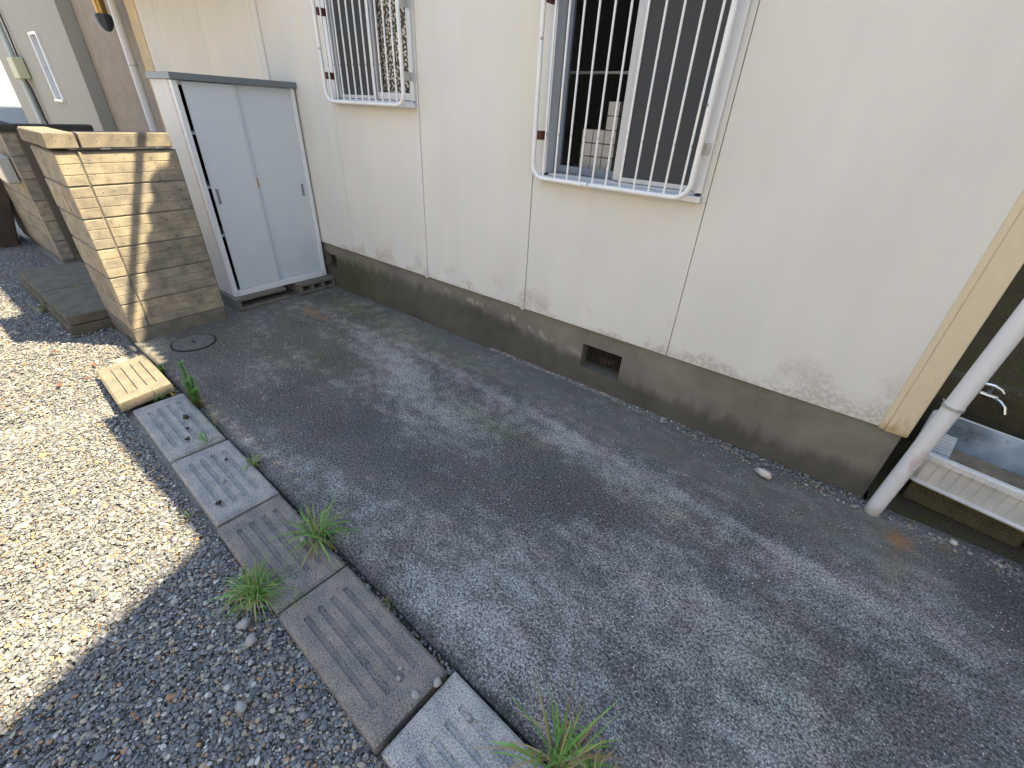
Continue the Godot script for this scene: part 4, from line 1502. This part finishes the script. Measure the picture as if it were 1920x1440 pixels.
func build_gutter() -> void:
	var S := [
		[Vector3(-3.435, .048, 1.962), Vector3(5, -3.5, 3), .62, .285, M.slab_tan, "tan sunlit grooved slab, raised and tilted, nearest the block wall"],
		[Vector3(-2.735, .012, 1.965), Vector3(1, -3.0, -1), .64, .27, M.slab, "grey grooved slab between the tan slab and the next"],
		[Vector3(-2.095, .008, 1.995), Vector3(-1, -3.0, .5), .60, .28, M.slab, "grey grooved slab strewn with small dark pebbles"],
		[Vector3(-1.495, .006, 2.035), Vector3(.5, -3.2, -.5), .575, .285, M.slab_brown, "brownish grooved slab with grass at both long edges"],
		[Vector3(-.890, .010, 2.068), Vector3(-.5, -3.2, .4), .615, .29, M.slab_brown, "long dark grooved slab in front of the second grass clump"],
		[Vector3(-.245, .014, 2.09), Vector3(.4, -3.0, -.3), .63, .30, M.slab_pale, "pale grooved slab nearest the viewer"],
	]
	for i in S.size():
		gutter_slab(i, S[i][0], S[i][1], S[i][2], S[i][3], S[i][4], S[i][5])
	# round inspection cover in the pad
	var t := thing("inspection_cover", "round concrete inspection cover set in the pad", "cover", Vector3(-3.765, .006, 1.475))
	var b := B.new()
	var ring := []
	b.tube([Vector3(0, -.02, 0), Vector3(0, .0, 0)], .153, 40)
	part("cover_rim", b, M.black, t)
	b = B.new()
	b.tube([Vector3(0, -.02, 0), Vector3(0, .003, 0)], .139, 40)
	part("cover_plate", b, M.lid, t)
	b = B.new()
	b.bx(-.03, .03, .002, .006, -.008, .008, .001)
	part("cover_grip", b, M.iron, t)
	# white stone and loose pebbles
	var sm1 := stone_mesh(33, 14, 20)
	var ws := solo("white_stone", sm1, M.white_stone, "pale pinkish white stone lying on the pad by the foundation", "stone", Vector3(.078, .022, .138))
	ws.scale = Vector3(.046, .030, .031)
	ws.rotation_degrees = Vector3(0, -25, 8)
	var sm2 := stone_mesh(9, 6, 8)
	var P := [
		[-2.74, .026, 1.91, .020, "dark pebble on the second grooved slab, largest one there"], [-2.62, .024, 1.95, .012, "small dark pebble in the middle of the second slab"], [-2.52, .024, 1.99, .015, "dark round pebble near the weed on the second slab"],
		[-2.20, .018, 1.93, .011, "tiny dark pebble in a groove of the third slab"], [-2.05, .018, 2.01, .012, "small grey pebble at the centre of the third slab"], [-1.92, .018, 2.09, .014, "dark ring shaped pebble at the lower end of third slab"],
		[-1.43, .020, 1.955, .020, "pale flat chip beside the tall weed on the brownish slab"], [-.68, .018, 2.06, .010, "white cube like chip on the long dark slab"], [-.70, .017, 2.035, .009, "grey pebble beside the white chip"],
		[-.57, .024, 1.99, .018, "bluish stone at the joint of the dark and pale slabs"], [-.60, .020, 2.06, .017, "dark stone in the joint before the pale slab"], [-.42, .024, 2.0, .012, "small dark pebble at the groove end of the pale slab"],
		[.90, .014, .045, .020, "white shell like chip beside the basin base"], [.955, .012, .075, .013, "small white chip in the crack near the basin"],
		[.50, .012, .085, .016, "tan pebble at the foot of the right downpipe"], [-1.28, -.012, 2.285, .026, "large pale stone in the gravel below the grass clump"], [-1.20, -.01, 2.30, .026, "dark flat stone in the gravel next to large pale stone"], [-1.02, -.014, 2.42, .022, "white rounded stone in the shaded gravel"],
	]
	for i in P.size():
		var p: Array = P[i]
		var st := solo("pebble", sm2, [M.slab, M.cap_dark, M.slab_pale, M.white_stone][(3 if "shell" in p[4] else 2 if "white" in p[4] or "pale" in p[4] else (1 if "dark" in p[4] else 0))], p[4], "pebble", Vector3(p[0], p[1], p[2]), "loose pebbles")
		st.scale = Vector3(p[3], p[3] * .8, p[3])
		st.rotation_degrees = Vector3(0, i * 53, 0)

func rrect(cx: float, cz: float, hx: float, hz: float, r: float, y: float) -> Array:
	var out := []
	for c in [[1, 1, 0.0], [-1, 1, 90.0], [-1, -1, 180.0], [1, -1, 270.0]]:
		for k in 6:
			var a := deg_to_rad(c[2] + 18.0 * k)
			out.append(Vector3(cx + c[0] * (hx - r) + cos(a) * r, y, cz + c[1] * (hz - r) + sin(a) * r))
	return out

func build_right_corner() -> void:
	downpipe(.577, .055, -.01, 3.95, .0345, [.665, 2.2], "white downpipe at the right corner beside the plastic basin")
	downpipe(-7.60, .062, -.05, 3.95, .046, [1.9, 3.2], "white downpipe at the left corner behind the steel cabinet")
	# plastic wash basin on a concrete block
	var t := thing("wash_basin", "white ribbed plastic wash basin with bluish inside under the tap", "basin", Vector3(1.02, .14, -.30))
	t.rotation_degrees.y = -12
	var hx := .36
	var hz := .27
	var b := B.new()
	b.loft([rrect(0, 0, hx - .045, hz - .05, .05, .0), rrect(0, 0, hx - .035, hz - .04, .05, .004), rrect(0, 0, hx - .030, hz - .035, .05, .014), rrect(0, 0, hx - .045, hz - .05, .05, .022), rrect(0, 0, hx - .012, hz - .014, .05, .168), rrect(0, 0, hx + .008, hz + .008, .05, .170), rrect(0, 0, hx + .010, hz + .010, .05, .198), rrect(0, 0, hx + .006, hz + .006, .05, .204), rrect(0, 0, hx - .018, hz - .018, .045, .204)])
	part("basin_shell", b, M.basin, t)
	b = B.new()
	b.loft([rrect(0, 0, hx - .018, hz - .018, .045, .204), rrect(0, 0, hx - .022, hz - .022, .045, .200), rrect(0, 0, hx - .055, hz - .06, .045, .045)])
	part("basin_inside", b, M.basin_in, t)
	b = B.new()
	var fl := rrect(0, 0, hx - .054, hz - .059, .045, .047)
	for k in fl.size(): b.tri(Vector3(0, .043, 0), fl[k], fl[(k + 1) % fl.size()], Vector3.UP)
	part("basin_floor", b, M.basin_floor, t)
	var rb := B.new()
	var tilt := atan2(.036, .146)
	rb.box(Vector3(0, .095, 0), Vector3(.004, .140, .006), .001, Basis(Vector3.RIGHT, tilt))
	var rm := rb.commit()
	for k in 15:
		part("rib", rm, M.basin, t, Vector3(-.285 + k * .041, 0, hz - .031))
	rb = B.new()
	rb.bx(-.005, .005, .173, .195, hz + .008, hz + .0125, .001)
	rm = rb.commit()
	for k in 17:
		part("rim_tooth", rm, M.basin, t, Vector3(-.32 + k * .04, 0, 0))
	b = B.new()
	b.bx(-hx + .05, -hx + .14, .10, .135, -.15, .10, .004)
	for k in 7: b.bx(-hx + .052, -hx + .138, .136, .142, -.14 + k * .036, -.125 + k * .036, .001)
	part("soap_tray", b, M.basin, t)
	# base
	var cb := B.new()
	cb.box(Vector3(.0, .06, .0), Vector3(.46, .15, .36), .015)
	var cbo := solo("basin_base", cb, M.moss_concrete, "mossy concrete base under the plastic basin", "concrete base", Vector3(.955, .0, -.345))
	cbo.rotation_degrees.y = -9
	# tap
	var f := thing("water_tap", "chrome water tap with lever above the plastic basin", "tap", Vector3(.90, .43, -.775))
	b = B.new()
	b.tube([Vector3(-.03, .02, 0), Vector3(.045, .012, 0)], .012, 12)
	b.tube([Vector3(-.03, .02, 0), Vector3(-.03, .02, -.10)], .011, 12)
	part("tap_body", b, M.chrome, f)
	b = B.new()
	b.tube([Vector3(.03, .012, .0), Vector3(.06, .006, .02), Vector3(.085, -.012, .035), Vector3(.098, -.045, .045)], .0095, 12)
	part("tap_spout", b, M.chrome, f)
	b = B.new()
	b.tube([Vector3(.005, .02, 0), Vector3(.005, .07, .0)], .008, 10)
	b.tube([Vector3(-.03, .075, -.005), Vector3(.005, .078, .0), Vector3(.04, .068, .008), Vector3(.055, .052, .012)], [.007, .009, .008, .006], 10)
	part("tap_lever", b, M.chrome, f)
	# low retaining wall and mossy bank behind
	b = B.new()
	b.bx(.56, 3.0, -.1, .47, -.98, -.86, .012)
	solo("retaining_wall", b, M.moss_concrete, "low dark mossy retaining wall behind the tap", "wall")
	b = B.new()
	var fn := FastNoiseLite.new(); fn.seed = 4; fn.frequency = 2.2
	var G := func(i: int, k: int) -> Vector3:
		var x := .545 + 2.4 * i / 24.0
		var z := -.97 - 4.0 * k / 30.0
		return Vector3(x, .455 + .42 * (-.97 - z) + .06 * fn.get_noise_2d(x, z) * sm(-.97, -1.2, z), z)
	for i in 24:
		for k in 30:
			var p: Vector3 = G.call(i, k); var q: Vector3 = G.call(i + 1, k); var r: Vector3 = G.call(i + 1, k + 1); var s: Vector3 = G.call(i, k + 1)
			var nn := (q - p).cross(s - p).normalized()
			if nn.y < 0: nn = -nn
			b.quad(p, q, r, s, nn)
	struct("earth_bank", b, M.soil, "dark mossy earth bank rising behind the retaining wall")

func build_plants() -> void:
	grass_clump(Vector3(-1.40, -.01, 1.905), 70, .25, .0070, 1.3, "tall green weed between the brownish slab and the pad", 101, .12, Vector3(.2, 0, 0))
	grass_clump(Vector3(-1.36, -.02, 2.20), 170, .18, .0052, 1.6, "dense grass clump in the gravel beside the brownish slab", 102, .14)
	grass_clump(Vector3(-.14, -.01, 1.935), 80, .28, .0085, 1.3, "half dry weed at the pad edge by the pale slab", 103, .42, Vector3(.5, 0, -.1))
	grass_clump(Vector3(-.02, -.01, 1.93), 55, .21, .009, 1.5, "low dry leafy weed nearest the viewer at the pad edge", 113, .4, Vector3(.4, 0, 0))
	grass_clump(Vector3(-2.08, -.01, 1.855), 26, .10, .006, 1.4, "small grass tuft at the gap beside the third slab", 104, .15)
	grass_clump(Vector3(-2.44, .0, 1.93), 16, .13, .006, 1.6, "sprawling grass blades over the joint of second and third slabs", 105, .1, Vector3(-.8, -.4, 0))
	grass_clump(Vector3(-2.62, -.01, 1.815), 12, .09, .004, 1.2, "thin dry grass in the gap beside the second slab", 106, .6)
	grass_clump(Vector3(-3.48, -.01, 1.79), 12, .075, .014, 1.2, "broad leaved weed beside the tan slab", 107, .05)
	grass_clump(Vector3(-5.35, -.03, 2.04), 40, .12, .005, 1.3, "grass tuft in front of the gateway step", 108, .2)
	grass_clump(Vector3(-6.3, -.03, 1.98), 25, .12, .005, 1.4, "grass tuft by the far end of the gateway step", 109, .1)
	grass_clump(Vector3(-5.42, .10, 1.76), 24, .07, .004, 1.6, "short grass growing in the joint of the step slabs", 110, .3)
	grass_clump(Vector3(-1.98, -.03, 2.20), 9, .05, .005, 1.6, "tiny yellow tuft in the gravel below the third slab", 111, .7)
	grass_clump(Vector3(-.92, -.01, 1.912), 12, .06, .004, 1.5, "tiny grass tuft in the gap beside the long dark slab", 121, .3)
	grass_clump(Vector3(-1.20, -.01, 2.12), 14, .09, .004, 1.5, "small dry tuft at the joint between the brownish and long dark slabs", 122, .6)
	grass_clump(Vector3(-3.10, .0, 1.93), 9, .11, .005, 1.5, "long bent blade tuft at the joint beside the tan slab", 123, .2)
	# feathery plant
	var r := RandomNumberGenerator.new(); r.seed = 55
	var b := B.new(); b.colored = true
	var stems := [[Vector3(0, 0, 0), Vector3(-.25, 1, -.08), .26], [Vector3(.06, 0, .01), Vector3(-.1, 1, .0), .17], [Vector3(.10, 0, .015), Vector3(.05, 1, -.1), .13], [Vector3(.03, 0, 0), Vector3(.1, 1, -.1), .19]]
	for s in stems:
		var d: Vector3 = s[1].normalized()
		b.col = Color(.10, .12, .04)
		b.tube([s[0], s[0] + d * s[2]], [.0022, .001], 5)
		for i in 260:
			var t := pow(r.randf(), .8)
			var a := r.randf() * TAU
			var low := t < .33
			var g := Color(.17, .07, .035) if low and r.randf() < .8 else Color(.10, .24, .035) * r.randf_range(.8, 1.4)
			blade(b, s[0] + d * s[2] * t, Vector3(cos(a), .9, sin(a)), .045 * (1.15 - t * .5), .0030, .4, g, g * 1.2)
	solo("feathery_weed", b, M.grass, "feathery bright green weed with reddish base beside the second slab", "weed", Vector3(-2.93, -.01, 1.80))
	# fallen leaves
	var lv := [[-3.95, 2.05, "rust coloured leaf on the gravel nearest the block wall"], [-4.35, 2.20, "brown leaf in the shade of the block wall"], [-3.75, 2.28, "orange leaf on sunlit gravel"], [-3.72, 2.12, "small orange leaf on gravel by the tan slab"]]
	for i in lv.size():
		var l := B.new(); l.colored = true
		var c := Color(.22, .08, .035) if i % 2 == 0 else Color(.17, .075, .04)
		blade(l, Vector3.ZERO, Vector3(1, .15, 0), .06, .03, .5, c, c * .8)
		var lo := solo("fallen_leaf", l, M.grass, lv[i][2], "leaf", Vector3(lv[i][0], -.012, lv[i][1]), "fallen leaves")
		lo.rotation_degrees.y = i * 77

func build_gravel() -> void:
	var ms := [stone_mesh(21, 5, 7), stone_mesh(22, 5, 7), stone_mesh(23, 5, 8), stone_mesh(24, 4, 7)]
	var free := func(x: float, z: float) -> bool:
		if x > -4.02 and z < pad_edge(x) + .16: return false
		if x > -3.8 and x < .1 and z < pad_edge(x) + .31: return rng.randf() < .04
		if x < -4.05 and x > -4.68 and z < 1.77: return false
		if x < -4.62 and x > -6.3 and z < 2.02: return false
		if x < -6.3 and z < 1.62: return false
		return true
	var near := func() -> Variant:
		var x := rng.randf_range(-3.4, .2)
		var z := rng.randf_range(1.95, 3.35)
		if not free.call(x, z): return null
		return Vector3(x, -.045 + rng.randf_range(-.006, .012), z)
	gravel_patch("gravel", "loose grey and tan gravel along the drive", 170000, near, .0026, .0105, ms, .45)
	var far := func() -> Variant:
		var x := -3.2 - 6.5 * pow(rng.randf(), 1.3)
		var z := rng.randf_range(1.6, 3.4)
		if not free.call(x, z): return null
		return Vector3(x, -.045 + rng.randf_range(-.006, .012), z)
	gravel_patch("gravel", "loose gravel in the sunlit part of the drive", 120000, far, .0036, .0115, ms, .45)
	# sparse big stones
	var bigs := func() -> Variant:
		var x := rng.randf_range(-6.0, -.3)
		var z := rng.randf_range(1.9, 3.2)
		if not free.call(x, z): return null
		return Vector3(x, -.04, z)
	gravel_patch("gravel", "scattered larger stones on the gravel", 1100, bigs, .011, .020, ms, .8)
	# dark chips along the foot of the foundation
	var chips := func() -> Variant:
		var x := rng.randf_range(-2.0, .56)
		var wdt := .02 + .085 * sm(-1.2, .3, x)
		var z := -.018 + wdt * rng.randf()
		return Vector3(x, .002 + .012 * (1.0 - (z + .018) / wdt), z)
	gravel_patch("gravel_chips", "dark gravel chips along the foot of the foundation", 3600, chips, .003, .009, ms)
	var chips2 := func() -> Variant:
		var x := rng.randf_range(.50, 1.15)
		return Vector3(x, .0, .045 + .02 * rng.randfn() + .03 * (x - .6))
	gravel_patch("gravel_chips", "dark chips in the crack before the basin", 700, chips2, .003, .010, ms)
	var fnn := FastNoiseLite.new(); fnn.seed = 77; fnn.frequency = 1.3
	var grains := func() -> Variant:
		var x := rng.randf_range(-3.9, 1.3)
		var z := rng.randf_range(.05, 2.0)
		if z > pad_edge(x) - .01: return null
		if fnn.get_noise_2d(x, z * 2.0) * .5 + .42 < rng.randf(): return null
		return Vector3(x, .0005, z)
	gravel_patch("gravel_grains", "tiny pale stone grains lying on the concrete pad", 26000, grains, .0012, .0034, [ms[0], ms[3]], .7, true)
	# soil crumbs and grit in the gap beside the slabs
	var grit := func() -> Variant:
		var x := rng.randf_range(-3.9, .2)
		return Vector3(x, -.03, pad_edge(x) + .018 + .012 * rng.randfn())
	gravel_patch("gravel_chips", "grit in the gap between pad and slabs", 1500, grit, .003, .010, ms)
